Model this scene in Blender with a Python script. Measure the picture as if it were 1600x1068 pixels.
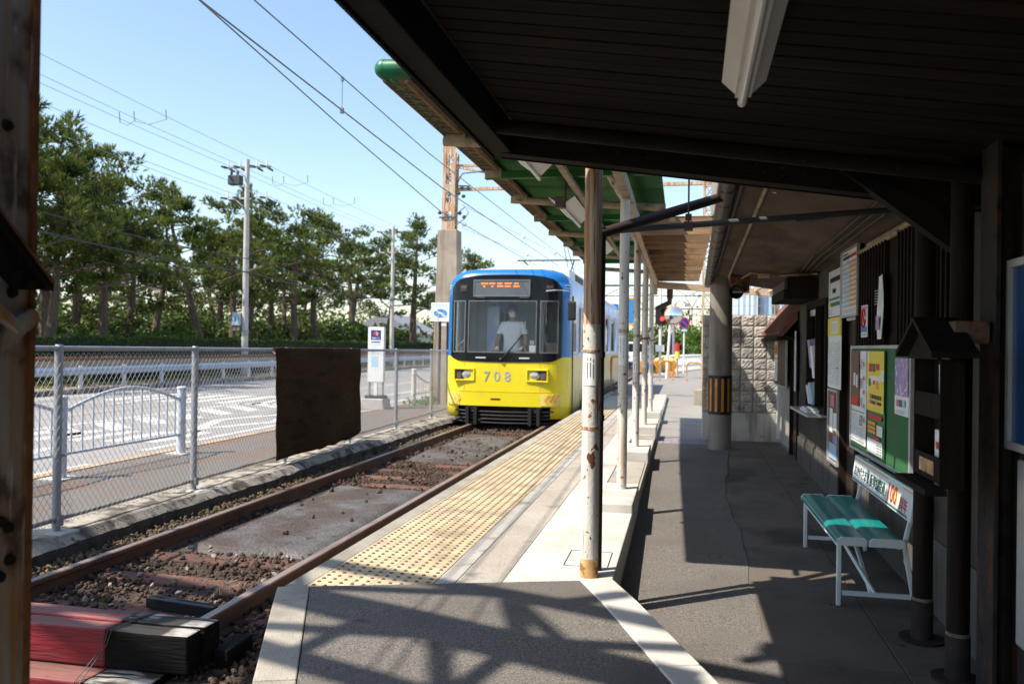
import bpy, bmesh, math, random
import numpy as np
from mathutils import Vector, Matrix
R = math.radians
random.seed(7); rng = np.random.default_rng(7)
SC = bpy.context.scene
for o in list(bpy.data.objects): bpy.data.objects.remove(o)
COL = SC.collection

# ------------------------------------------------------------------ camera
EYE = 1.50
cam = bpy.data.cameras.new('camera'); cam.sensor_width = 36; cam.lens = 1285/1600*36
cam.clip_start = .05; cam.clip_end = 3000
cam.dof.use_dof = True; cam.dof.focus_distance = 4.6; cam.dof.aperture_fstop = 3.5
co = bpy.data.objects.new('camera', cam); COL.objects.link(co)
ya, pi_, ro = R(11.65), R(.29), R(.8)
fw = Vector((-math.sin(ya)*math.cos(pi_), math.cos(ya)*math.cos(pi_), math.sin(pi_)))
rt = Vector((math.cos(ya), math.sin(ya), 0)); up = rt.cross(fw)
r2 = rt*math.cos(ro)+up*math.sin(ro); u2 = up*math.cos(ro)-rt*math.sin(ro)
co.matrix_world = Matrix(((r2.x,u2.x,-fw.x,0),(r2.y,u2.y,-fw.y,0),(r2.z,u2.z,-fw.z,EYE),(0,0,0,1)))
SC.camera = co

# ------------------------------------------------------------------ light
SUN_EL, SUN_AZ = R(54), R(35)          # light travels towards +X, a little +Y
w = bpy.data.worlds.new('World'); SC.world = w; w.use_nodes = True
nt = w.node_tree; nt.nodes.clear()
sky = nt.nodes.new('ShaderNodeTexSky'); sky.sky_type = 'NISHITA'; sky.sun_disc = False
sdir = Vector((-math.cos(SUN_AZ)*math.cos(SUN_EL), -math.sin(SUN_AZ)*math.cos(SUN_EL), math.sin(SUN_EL)))
sky.sun_elevation = SUN_EL; sky.sun_rotation = math.atan2(sdir.x, sdir.y)
sky.air_density = 1.15; sky.dust_density = 1.0; sky.ozone_density = 1.3
bg = nt.nodes.new('ShaderNodeBackground'); bg.inputs[1].default_value = .138
wo = nt.nodes.new('ShaderNodeOutputWorld')
nt.links.new(sky.outputs[0], bg.inputs[0]); nt.links.new(bg.outputs[0], wo.inputs[0])
sl = bpy.data.lights.new('sun', 'SUN'); sl.energy = 5.0; sl.angle = R(.53); sl.color = (1, .92, .80)
so = bpy.data.objects.new('sun', sl); COL.objects.link(so)
so.rotation_euler = (-sdir).to_track_quat('-Z', 'Y').to_euler()
vs = SC.view_settings; vs.view_transform = 'Standard'; vs.look = 'None'; vs.gamma = 1
vs.exposure = .84; vs.use_curve_mapping = False
SC.render.engine = 'CYCLES'
SC.cycles.max_bounces = 8; SC.cycles.transparent_max_bounces = 16

# ------------------------------------------------------------------ materials
def mat(name, col, rough=.75, var=.14, scale=5, bump=.15, bscale=70, metal=0, dirt=(), rnd=0, stretch=(1,1,1),
        spec=.4, trans=0, emit=0, bdist=.01, detail=4, alpha=1):
    m = bpy.data.materials.new(name); m.use_nodes = True
    t = m.node_tree; N = t.nodes; L = t.links; b = N['Principled BSDF']
    b.inputs['Roughness'].default_value = rough; b.inputs['Metallic'].default_value = metal
    b.inputs['Specular IOR Level'].default_value = spec
    geo = N.new('ShaderNodeNewGeometry')
    def noise(sc, st, det=detail):
        mp = N.new('ShaderNodeMapping'); mp.inputs['Scale'].default_value = st
        L.new(geo.outputs['Position'], mp.inputs['Vector'])
        n = N.new('ShaderNodeTexNoise'); n.inputs['Scale'].default_value = sc; n.inputs['Detail'].default_value = det
        L.new(mp.outputs[0], n.inputs['Vector']); return n.outputs['Fac']
    def mr(x, a, bb):
        r = N.new('ShaderNodeMapRange'); r.inputs[1].default_value = a; r.inputs[2].default_value = bb
        L.new(x, r.inputs[0]); return r.outputs[0]
    def mix(f, a, c):
        x = N.new('ShaderNodeMix'); x.data_type = 'RGBA'; L.new(f, x.inputs[0])
        for s, q in ((6, a), (7, c)):
            if isinstance(q, tuple): x.inputs[s].default_value = (*q[:3], 1)
            else: L.new(q, x.inputs[s])
        return x.outputs[2]
    c = mix(mr(noise(scale, stretch), .3, .7), tuple(v*(1-var) for v in col), tuple(min(1, v*(1+var)) for v in col))
    for d in dirt:
        dc, ds, lo, hi = d[:4]; st = d[4] if len(d) > 4 else (1,1,1)
        c = mix(mr(noise(ds, st, 5), lo, hi), c, dc)
    if rnd:
        oi = N.new('ShaderNodeObjectInfo'); h = N.new('ShaderNodeHueSaturation')
        v = N.new('ShaderNodeMapRange'); v.inputs[3].default_value = 1-rnd; v.inputs[4].default_value = 1+rnd
        L.new(oi.outputs['Random'], v.inputs[0]); L.new(v.outputs[0], h.inputs['Value']); L.new(c, h.inputs['Color'])
        c = h.outputs[0]
    L.new(c, b.inputs['Base Color'])
    if bump:
        bp = N.new('ShaderNodeBump'); bp.inputs['Strength'].default_value = bump; bp.inputs['Distance'].default_value = bdist
        L.new(noise(bscale, stretch, 3), bp.inputs['Height']); L.new(bp.outputs[0], b.inputs['Normal'])
    if emit:
        b.inputs['Emission Color'].default_value = (*col, 1); b.inputs['Emission Strength'].default_value = emit
    out = N['Material Output']
    if trans:
        tr = N.new('ShaderNodeBsdfTranslucent'); L.new(c, tr.inputs[0])
        ms = N.new('ShaderNodeMixShader'); ms.inputs[0].default_value = trans
        L.new(b.outputs[0], ms.inputs[1]); L.new(tr.outputs[0], ms.inputs[2]); L.new(ms.outputs[0], out.inputs[0])
    if alpha < 1: b.inputs['Alpha'].default_value = alpha
    return m

def glass(name, tint=(.75,.8,.8), refl=1.0):
    m = bpy.data.materials.new(name); m.use_nodes = True
    t = m.node_tree; N = t.nodes; L = t.links; N.remove(N['Principled BSDF'])
    tr = N.new('ShaderNodeBsdfTransparent'); tr.inputs[0].default_value = (*tint, 1)
    g = N.new('ShaderNodeBsdfGlossy'); g.inputs['Roughness'].default_value = .03
    f = N.new('ShaderNodeFresnel'); f.inputs[0].default_value = 1.5
    mu = N.new('ShaderNodeMath'); mu.operation = 'MULTIPLY'; mu.inputs[1].default_value = refl
    L.new(f.outputs[0], mu.inputs[0])
    x = N.new('ShaderNodeMixShader'); L.new(mu.outputs[0], x.inputs[0]); L.new(tr.outputs[0], x.inputs[1]); L.new(g.outputs[0], x.inputs[2])
    L.new(x.outputs[0], N['Material Output'].inputs[0]); return m

RUST = (.20,.075,.025); DRUST = (.09,.035,.015)
M = {}
M['ground'] = mat('ground', (.13,.12,.08), 1, .3, .6)
M['asphalt'] = mat('asphalt', (.122,.110,.098), .95, .6, 120, .35, 200, detail=3, dirt=[((.092,.083,.075),1.6,.5,.72), ((.29,.27,.245),170,.66,.70), ((.165,.125,.09),2.4,.66,.8), ((.07,.064,.058),6,.66,.72)])
M['asphalt_far'] = mat('asphalt_far', (.23,.215,.195), .95, .3, 70, .3, 140, detail=3, dirt=[((.18,.17,.155),1.7,.52,.72)])
M['road'] = mat('road', (.25,.238,.225), .9, .13, 60, .2, 120, detail=2, dirt=[((.20,.19,.18),.8,.5,.7,(3,.25,1)), ((.155,.148,.14),.35,.6,.68,(6,.2,1)), ((.13,.125,.12),1.3,.68,.72)])
M['sidewalk'] = mat('sidewalk', (.125,.112,.10), .95, .35, 90, .3, 140, detail=3, dirt=[((.15,.088,.055),1.3,.48,.68,(2,.5,1)), ((.10,.093,.088),3,.6,.7)])
M['red_dust'] = mat('red_dust', (.20,.115,.075), 1, .2, 3, .4, 120)
M['kerb'] = mat('kerb', (.30,.27,.225), .95, .2, 9, .5, 70, bdist=.015, dirt=[((.085,.07,.055),5,.47,.62), ((.045,.04,.032),12,.56,.66)])
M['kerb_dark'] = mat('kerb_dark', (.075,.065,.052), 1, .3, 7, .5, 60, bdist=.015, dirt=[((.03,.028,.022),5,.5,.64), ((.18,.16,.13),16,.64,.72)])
M['trim_grey'] = mat('trim_grey', (.16,.165,.17), .35, .1, 5, 0, metal=.4)
M['ring_grey'] = mat('ring_grey', (.13,.115,.10), .9, .4, 30, .2)
M['concrete'] = mat('concrete', (.40,.38,.345), .9, .1, 3, .25, 110, dirt=[((.26,.235,.2),3,.55,.72), ((.15,.135,.115),55,.66,.76)])
M['coping'] = mat('coping', (.30,.275,.23), .95, .16, 5, .5, 150, rnd=.10, dirt=[((.17,.15,.12),150,.58,.68), ((.20,.178,.145),3,.5,.7), ((.12,.105,.085),11,.66,.74)])
M['worn_concrete'] = mat('worn_concrete', (.33,.295,.25), .95, .18, 2.5, .5, 120, dirt=[((.17,.145,.12),110,.56,.68), ((.42,.39,.34),2.3,.52,.7,(1,.3,1)), ((.2,.175,.145),5,.6,.72)])
M['pale_concrete'] = mat('pale_concrete', (.45,.43,.395), .9, .07, 2.2, .2, 90, dirt=[((.36,.33,.285),2.4,.52,.74), ((.25,.22,.17),50,.70,.78), ((.38,.36,.33),140,.6,.7), ((.30,.27,.22),.8,.6,.68)], rnd=.03)
M['grey_tile'] = mat('grey_tile', (.33,.315,.29), .9, .12, 4, .25, 120, rnd=.12, dirt=[((.2,.18,.155),6,.54,.7)])
M['yellow_tile'] = mat('yellow_tile', (.45,.345,.205), .8, .13, 8, .2, 130, rnd=.11, dirt=[((.29,.225,.14),3.2,.5,.66), ((.50,.42,.29),2,.56,.7), ((.22,.18,.13),26,.64,.72)])
M['dome'] = mat('dome', (.10,.095,.09), .6, .25, 30, .1)
M['purple_tile'] = mat('purple_tile', (.22,.19,.22), .9, .12, 9)
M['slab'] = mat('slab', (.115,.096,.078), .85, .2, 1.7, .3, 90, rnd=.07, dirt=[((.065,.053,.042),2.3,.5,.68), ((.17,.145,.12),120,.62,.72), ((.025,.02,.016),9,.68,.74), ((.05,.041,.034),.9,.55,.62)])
M['bed'] = mat('bed', (.05,.034,.026), 1, .3, 6, .8, 40, bdist=.04)
M['stone'] = mat('stone', (.062,.040,.029), .95, .45, 30, .4, 90, detail=1, dirt=[((.11,.082,.058),15,.6,.7), ((.24,.22,.19),33,.75,.78)])
M['stone_pale'] = mat('stone_pale', (.14,.105,.06), .95, .35, 26, .4, 90, detail=1, dirt=[((.08,.06,.035),16,.5,.6), ((.38,.36,.31),30,.72,.76)])
M['mud'] = mat('mud', (.080,.074,.070), .65, .25, 5, .7, 34, bdist=.025, spec=.5, dirt=[((.055,.038,.028),1.6,.46,.6), ((.028,.022,.018),12,.6,.68), ((.115,.11,.108),3,.6,.74)])
M['sleeper'] = mat('sleeper', (.125,.058,.040), .9, .25, 9, .5, 60, stretch=(.4,4,4), rnd=.2, dirt=[((.05,.034,.026),5,.52,.68)])
M['rail'] = mat('rail', (.13,.065,.042), .75, .2, 8, .2, 50, dirt=[((.07,.04,.03),4,.5,.7)])
M['rail_top'] = mat('rail_top', (.30,.235,.20), .42, .2, 6, .06, 40, metal=.45, stretch=(8,.4,1), dirt=[((.17,.09,.06),3,.5,.68,(3,.4,1))])
M['red_wood'] = mat('red_wood', (.17,.008,.014), .65, .25, 6, .6, 26, stretch=(.35,2,2.5), dirt=[((.10,.02,.02),9,.56,.66,(.4,2,2)), ((.035,.022,.018),7,.66,.72,(.25,3,4)), ((.24,.05,.05),13,.68,.74,(.6,2,2))])
M['red_top'] = mat('red_top', (.19,.078,.068), .75, .18, 5, .4, 40, stretch=(.3,2,2), dirt=[((.08,.05,.038),4,.56,.64,(.2,3.5,2)), ((.25,.03,.035),8,.64,.7)])
M['black_wood'] = mat('black_wood', (.0055,.005,.005), .85, .3, 7, .8, 22, stretch=(.3,3,3), spec=.12, dirt=[((.022,.02,.018),10,.66,.74,(.25,3,3))])
M['worn_black'] = mat('worn_black', (.028,.025,.022), .8, .4, 4, .5, 26, stretch=(.4,2,2), spec=.3, dirt=[((.36,.34,.31),2.2,.50,.60,(1.6,1.4,1)), ((.012,.011,.010),7,.56,.64,(.3,3,3))])
M['galv'] = mat('galv', (.30,.315,.335), .5, .12, 9, .1, 70, metal=.45, dirt=[((.17,.18,.19),7,.6,.75)])
M['galv_wire'] = mat('galv_wire', (.36,.37,.38), .5, .1, 9, 0, metal=.4)
M['rust_rail'] = mat('rust_rail', (.27,.24,.20), .6, .25, 9, .1, metal=.3, dirt=[((.18,.10,.04),4,.5,.66)])
M['cloth'] = mat('shade_cloth', (.052,.031,.018), 1, .3, 2, .6, 260, stretch=(1,1,6), spec=.02, dirt=[((.080,.048,.026),1.2,.45,.7), ((.03,.018,.011),60,.5,.6,(.3,.3,3))])
M['white_paint'] = mat('white_paint', (.68,.68,.67), .45, .05, 4, .08, 60, dirt=[((.45,.41,.35),6,.64,.8)])
M['pale_blue_paint'] = mat('pale_blue_paint', (.47,.52,.59), .4, .06, 4, .06, 60, dirt=[((.34,.29,.22),5,.66,.78)])
M['old_white'] = mat('old_white', (.62,.59,.54), .55, .08, 3, .2, 60, dirt=[((.44,.34,.23),3.5,.52,.70,(5,5,.25)), ((.36,.17,.06),8,.62,.68,(6,6,.3)), ((.24,.09,.025),17,.645,.67), ((.12,.045,.02),10,.67,.69,(1,1,.6)), ((.07,.028,.015),26,.68,.70)])
M['rusty_white'] = mat('rusty_white', (.50,.40,.30), .65, .14, 4, .2, 60, dirt=[((.36,.16,.05),7,.46,.6,(6,6,.25)), ((.18,.065,.02),12,.56,.64,(7,7,.2)), ((.06,.03,.016),22,.62,.68,(6,6,.3))])
M['rust_foot'] = mat('rust_foot', (.50,.30,.13), .75, .3, 18, .2, dirt=[((.22,.08,.02),22,.52,.62), ((.72,.62,.5),16,.6,.66)])
M['dark_brown'] = mat('dark_brown', (.035,.022,.017), .6, .25, 6, .1)
M['brown_paint'] = mat('brown_paint', (.075,.05,.04), .55, .2, 6, .15, dirt=[((.16,.11,.08),9,.64,.74)])
M['dark_timber'] = mat('dark_timber', (.014,.009,.0065), .8, .3, 7, .3, 30, stretch=(3,3,.3), spec=.15, dirt=[((.036,.021,.013),5,.62,.74,(4,4,.3))])
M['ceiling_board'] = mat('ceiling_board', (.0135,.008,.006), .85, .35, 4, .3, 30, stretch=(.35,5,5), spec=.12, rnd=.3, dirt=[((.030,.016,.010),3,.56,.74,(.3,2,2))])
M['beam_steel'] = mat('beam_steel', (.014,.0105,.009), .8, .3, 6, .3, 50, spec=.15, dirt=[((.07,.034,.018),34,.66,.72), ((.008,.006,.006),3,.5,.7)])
M['rust_steel'] = mat('rust_steel', (.030,.025,.023), .8, .3, 5, .3, 40, spec=.2, dirt=[((.08,.034,.019),6,.55,.66,(2,2,.5)), ((.014,.011,.010),9,.55,.68)])
M['rust_column'] = mat('rust_column', (.40,.35,.30), .75, .3, 4, .3, 36, stretch=(1,1,.5), dirt=[((.36,.17,.05),6,.46,.62,(5,5,.25)), ((.12,.07,.04),7,.54,.64), ((.5,.46,.4),9,.62,.7,(4,4,.6))])
M['rust_edge'] = mat('rust_edge', (.22,.085,.025), .85, .35, 22, .4)
M['rusty_box'] = mat('rusty_box', (.15,.125,.10), .75, .15, 8, .2, dirt=[((.15,.06,.025),10,.44,.58), ((.06,.03,.02),20,.58,.66)])
M['green_roof'] = mat('green_roof', (.018,.145,.026), .5, .16, 1.2, .1, 30, trans=.14, dirt=[((.012,.075,.018),1.5,.48,.7)])
M['green_edge'] = mat('green_edge', (.006,.14,.058), .38, .1, 3, .05, dirt=[((.02,.10,.05),5,.56,.72)])
M['old_net'] = mat('old_net', (.21,.14,.085), .9, .3, 14, .2)
M['beige_paint'] = mat('beige_paint', (.33,.26,.185), .65, .12, 6, .1, dirt=[((.20,.12,.06),9,.52,.68), ((.12,.055,.025),24,.64,.7)])
M['lamp_white'] = mat('lamp_white', (.70,.68,.64), .45, .05, 5, .03, dirt=[((.45,.40,.34),5,.62,.8)])
M['tube'] = mat('tube', (.80,.80,.78), .15, .02, 5, 0, spec=.6)
M['lath'] = mat('lath', (.32,.20,.11), .85, .25, 5, .3, 40, stretch=(.4,3,3), trans=.12, rnd=.15, dirt=[((.15,.085,.05),3,.52,.7), ((.44,.31,.19),5,.62,.74)])
M['joist'] = mat('joist', (.52,.38,.25), .8, .16, 7, .2, 40, stretch=(.5,3,3), dirt=[((.25,.16,.09),7,.66,.72)])
M['soffit'] = mat('soffit', (.125,.092,.066), .95, .25, 2.2, .9, 150, bdist=.012, dirt=[((.065,.046,.033),2.6,.5,.68,(2,.5,1)), ((.18,.145,.11),170,.6,.7)])
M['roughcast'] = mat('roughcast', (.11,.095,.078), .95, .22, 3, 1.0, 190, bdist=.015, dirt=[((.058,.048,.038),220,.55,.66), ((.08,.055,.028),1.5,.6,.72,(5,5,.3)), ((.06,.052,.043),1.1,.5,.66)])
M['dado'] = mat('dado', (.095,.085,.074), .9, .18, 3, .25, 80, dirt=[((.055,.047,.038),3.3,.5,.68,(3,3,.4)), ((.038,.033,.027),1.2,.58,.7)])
M['old_boards'] = mat('old_boards', (.42,.37,.33), .85, .16, 4, .25, 50, stretch=(4,4,.4), dirt=[((.24,.16,.11),4,.56,.7,(4,4,.4))])
M['pole_concrete'] = mat('pole_concrete', (.25,.225,.195), .9, .14, 2.5, .3, 120, dirt=[((.12,.105,.09),2,.5,.68,(3,3,.5)), ((.2,.18,.16),140,.6,.7)])
M['pole_pale'] = mat('pole_pale', (.50,.485,.46), .85, .1, 3, .15)
M['old_concrete'] = mat('old_concrete', (.30,.25,.195), .95, .2, 2.2, .5, 60, dirt=[((.17,.13,.10),2,.5,.7,(4,4,.4))])
M['block'] = mat('block', (.40,.37,.335), .95, .2, 9, .7, 60, rnd=.12, bdist=.02, dirt=[((.22,.19,.165),7,.55,.68)])
M['mortar'] = mat('mortar', (.30,.28,.25), 1, .15, 6)
M['wall_base'] = mat('wall_base', (.46,.44,.39), .95, .14, 3, .2, 60, dirt=[((.25,.235,.20),3,.5,.66,(3,3,.35)), ((.12,.15,.05),4,.68,.76)])
M['black'] = mat('black', (.012,.012,.013), .5, .2, 8, .03)
M['black_gloss'] = mat('black_gloss', (.006,.007,.010), .15, .1, 4, 0, spec=.22)
M['rubber'] = mat('rubber', (.02,.02,.02), .7, .2)
M['tram_yellow'] = mat('tram_yellow', (.66,.545,.012), .3, .04, 2, 0, spec=.5, dirt=[((.56,.45,.03),2.5,.55,.75,(2,2,.5)), ((.40,.32,.06),14,.7,.8)])
M['tram_blue'] = mat('tram_blue', (.008,.125,.37), .28, .05, 2, 0, spec=.5, dirt=[((.015,.10,.27),3,.6,.75,(1,1,.4))])
M['tram_side'] = mat('tram_side', (.40,.50,.78), .3, .12, 1.2, 0, spec=.5, dirt=[((.66,.68,.84),1.1,.5,.62), ((.70,.40,.50),1.7,.64,.72)])
M['tram_side_low'] = mat('tram_side_low', (.68,.55,.22), .3, .12, 1.4, 0, spec=.5, dirt=[((.55,.52,.62),1.7,.52,.64), ((.42,.25,.4),3.2,.66,.72)])
M['tram_grey'] = mat('tram_grey', (.55,.56,.58), .5, .06, 3, .03)
M['tram_dark'] = mat('tram_dark', (.014,.013,.013), .6, .3, 5, spec=.3)
M['number'] = mat('number', (.33,.35,.42), .3, .05, 4, 0)
M['chevron'] = mat('chevron', (.72,.36,.012), .35, .05, 4, 0)
M['chev_pale'] = mat('chev_pale', (.66,.56,.17), .4, .05, 4, 0)
M['led_panel'] = mat('led_panel', (.09,.105,.115), .2, .1, 3, 0)
M['led'] = mat('led', (1,.24,.05), .5, 0, 3, 0, emit=.38)
M['chrome'] = mat('chrome', (.55,.55,.55), .2, .03, 3, 0, metal=.9)
M['lamp_glass'] = mat('lamp_glass', (.5,.5,.45), .1, .4, 40, 0, metal=.6)
M['interior'] = mat('interior', (.68,.69,.70), .7, .1, 2, 0)
M['seat_dark'] = mat('seat_dark', (.10,.07,.06), .8, .2, 6)
M['glass'] = glass('glass', (.97,.98,.98), .55)
M['glass_dark'] = glass('glass_dark', (.62,.66,.68), 1.2)
M['skin'] = mat('skin', (.42,.24,.16), .55, .08, 6, 0)
M['shirt'] = mat('shirt', (.86,.87,.88), .8, .05, 9, .3, 30)
M['navy'] = mat('navy', (.015,.02,.045), .7, .1, 6)
M['trousers'] = mat('trousers', (.05,.05,.06), .8, .1, 6)
M['mask'] = mat('mask', (.78,.77,.75), .8, .04, 9, .1)
M['hair'] = mat('hair', (.02,.016,.014), .6, .2, 60, .2)
M['orange'] = mat('orange', (.52,.205,.015), .5, .1, 5, .04, dirt=[((.3,.15,.04),9,.66,.74)])
M['orange_line'] = mat('orange_line', (.36,.26,.16), .85, .2, 3, .1, dirt=[((.2,.185,.165),4,.5,.66)])
M['road_white'] = mat('road_white', (.52,.51,.49), .85, .1, 3, .05, dirt=[((.28,.27,.255),5,.5,.68), ((.22,.21,.2),40,.6,.68)])
M['red_lamp'] = mat('red_lamp', (1,.03,.03), .4, 0, 3, 0, emit=3)
M['mirror'] = mat('mirror', (.8,.8,.8), .04, 0, 3, 0, metal=1)
M['blue_sign'] = mat('blue_sign', (.006,.05,.16), .35, .1, 4, .02)
M['bus_blue'] = mat('bus_blue', (.008,.03,.20), .35, .05, 4, 0)
M['print_red'] = mat('print_red', (.55,.02,.03), .5, .05, 4, 0)
M['print_orange'] = mat('print_orange', (.75,.33,.03), .5, .05, 4, 0)
M['print_yellow'] = mat('print_yellow', (.80,.62,.06), .5, .06, 6, 0)
M['print_green'] = mat('print_green', (.02,.17,.05), .5, .05, 4, 0)
M['print_black'] = mat('print_black', (.02,.02,.025), .6, .05, 4, 0)
M['print_dgreen'] = mat('print_dgreen', (.01,.06,.055), .6, .05, 4, 0)
M['print_blue'] = mat('print_blue', (.04,.20,.48), .5, .05, 4, 0)
M['print_lblue'] = mat('print_lblue', (.36,.55,.72), .5, .06, 4, 0)
M['print_pink'] = mat('print_pink', (.70,.16,.30), .5, .06, 4, 0)
M['print_purple'] = mat('print_purple', (.32,.25,.52), .5, .2, 22, 0, dirt=[((.62,.3,.36),30,.56,.62), ((.75,.75,.8),24,.6,.66)])
M['print_brown'] = mat('print_brown', (.15,.075,.045), .5, .3, 9, 0, dirt=[((.32,.05,.02),3,.56,.66), ((.5,.45,.4),14,.68,.73)])
M['print_grey'] = mat('print_grey', (.42,.43,.46), .6, .1, 30, 0)
M['paper'] = mat('paper', (.78,.78,.77), .6, .05, 3, .1, 12)
M['paper_shade'] = mat('paper_pale', (.66,.68,.72), .35, .08, 2, .05, 10)
M['board_green'] = mat('board_green', (.030,.125,.045), .7, .1, 4, .1)
M['bench_teal'] = mat('bench_teal', (.004,.17,.16), .3, .08, 3, .03, spec=.32)
M['bench_white'] = mat('bench_white', (.62,.68,.70), .4, .07, 4, .06, dirt=[((.32,.24,.16),8,.7,.78)])
M['alu'] = mat('alu', (.52,.52,.51), .4, .1, 6, .03, metal=.5)
M['vinyl'] = glass('vinyl', (.85,.88,.86), 1.5)
M['leaf'] = mat('leaf', (.085,.12,.028), .6, .45, 1.3, 0, trans=.3, spec=.2, detail=2, dirt=[((.035,.055,.016),2.1,.5,.66)])
M['pine'] = mat('pine', (.14,.18,.036), .6, .42, .9, 0, trans=.32, spec=.2, detail=2, dirt=[((.028,.052,.016),1.4,.48,.62), ((.17,.21,.05),2.6,.6,.74)])
M['hedge'] = mat('hedge', (.085,.13,.028), .6, .4, 1.6, 0, trans=.3, spec=.2, detail=2, dirt=[((.16,.19,.04),1.1,.56,.72)])
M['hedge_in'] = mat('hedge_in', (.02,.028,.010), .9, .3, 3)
M['shrub'] = mat('shrub', (.095,.17,.03), .6, .4, 1.2, 0, trans=.35, spec=.25, detail=2)
M['bark'] = mat('bark', (.135,.098,.076), .95, .35, 5, .8, 26, stretch=(3,3,.8), bdist=.04)
M['grass'] = mat('grass', (.14,.165,.04), .8, .4, 1.4, 0, trans=.3, dirt=[((.28,.23,.1),1.1,.55,.7)])
M['soil'] = mat('soil', (.26,.21,.15), 1, .25, 1.2, .4, 60)
M['house_wall'] = mat('house_wall', (.58,.57,.55), .8, .08, 2)
M['house_roof'] = mat('house_roof', (.20,.21,.23), .8, .15, 3)
M['blue_sheet'] = mat('blue_sheet', (.55,.68,.80), .5, .1, 1.2, .1, 20, stretch=(6,6,.3))
M['tile_roof'] = mat('tile_roof', (.16,.07,.05), .8, .3, 9, .2)
M['car_white'] = mat('car_white', (.75,.76,.76), .3, .03, 3, 0)
M['grey_cable'] = mat('grey_cable', (.045,.05,.055), .6, .1, 5, 0)
M['sky_wire'] = mat('sky_wire', (.20,.24,.26), .6, .1, 5, 0)
M['insulator'] = mat('insulator', (.035,.05,.045), .4, .1, 5, 0)
M['porcelain'] = mat('porcelain', (.75,.74,.72), .25, .05, 5, 0)
M['clear_sheet'] = glass('clear_sheet', (.80,.82,.84), 1.2)
M['dark_hole'] = mat('dark_interior', (.012,.010,.009), .9, .2, 5)

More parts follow.
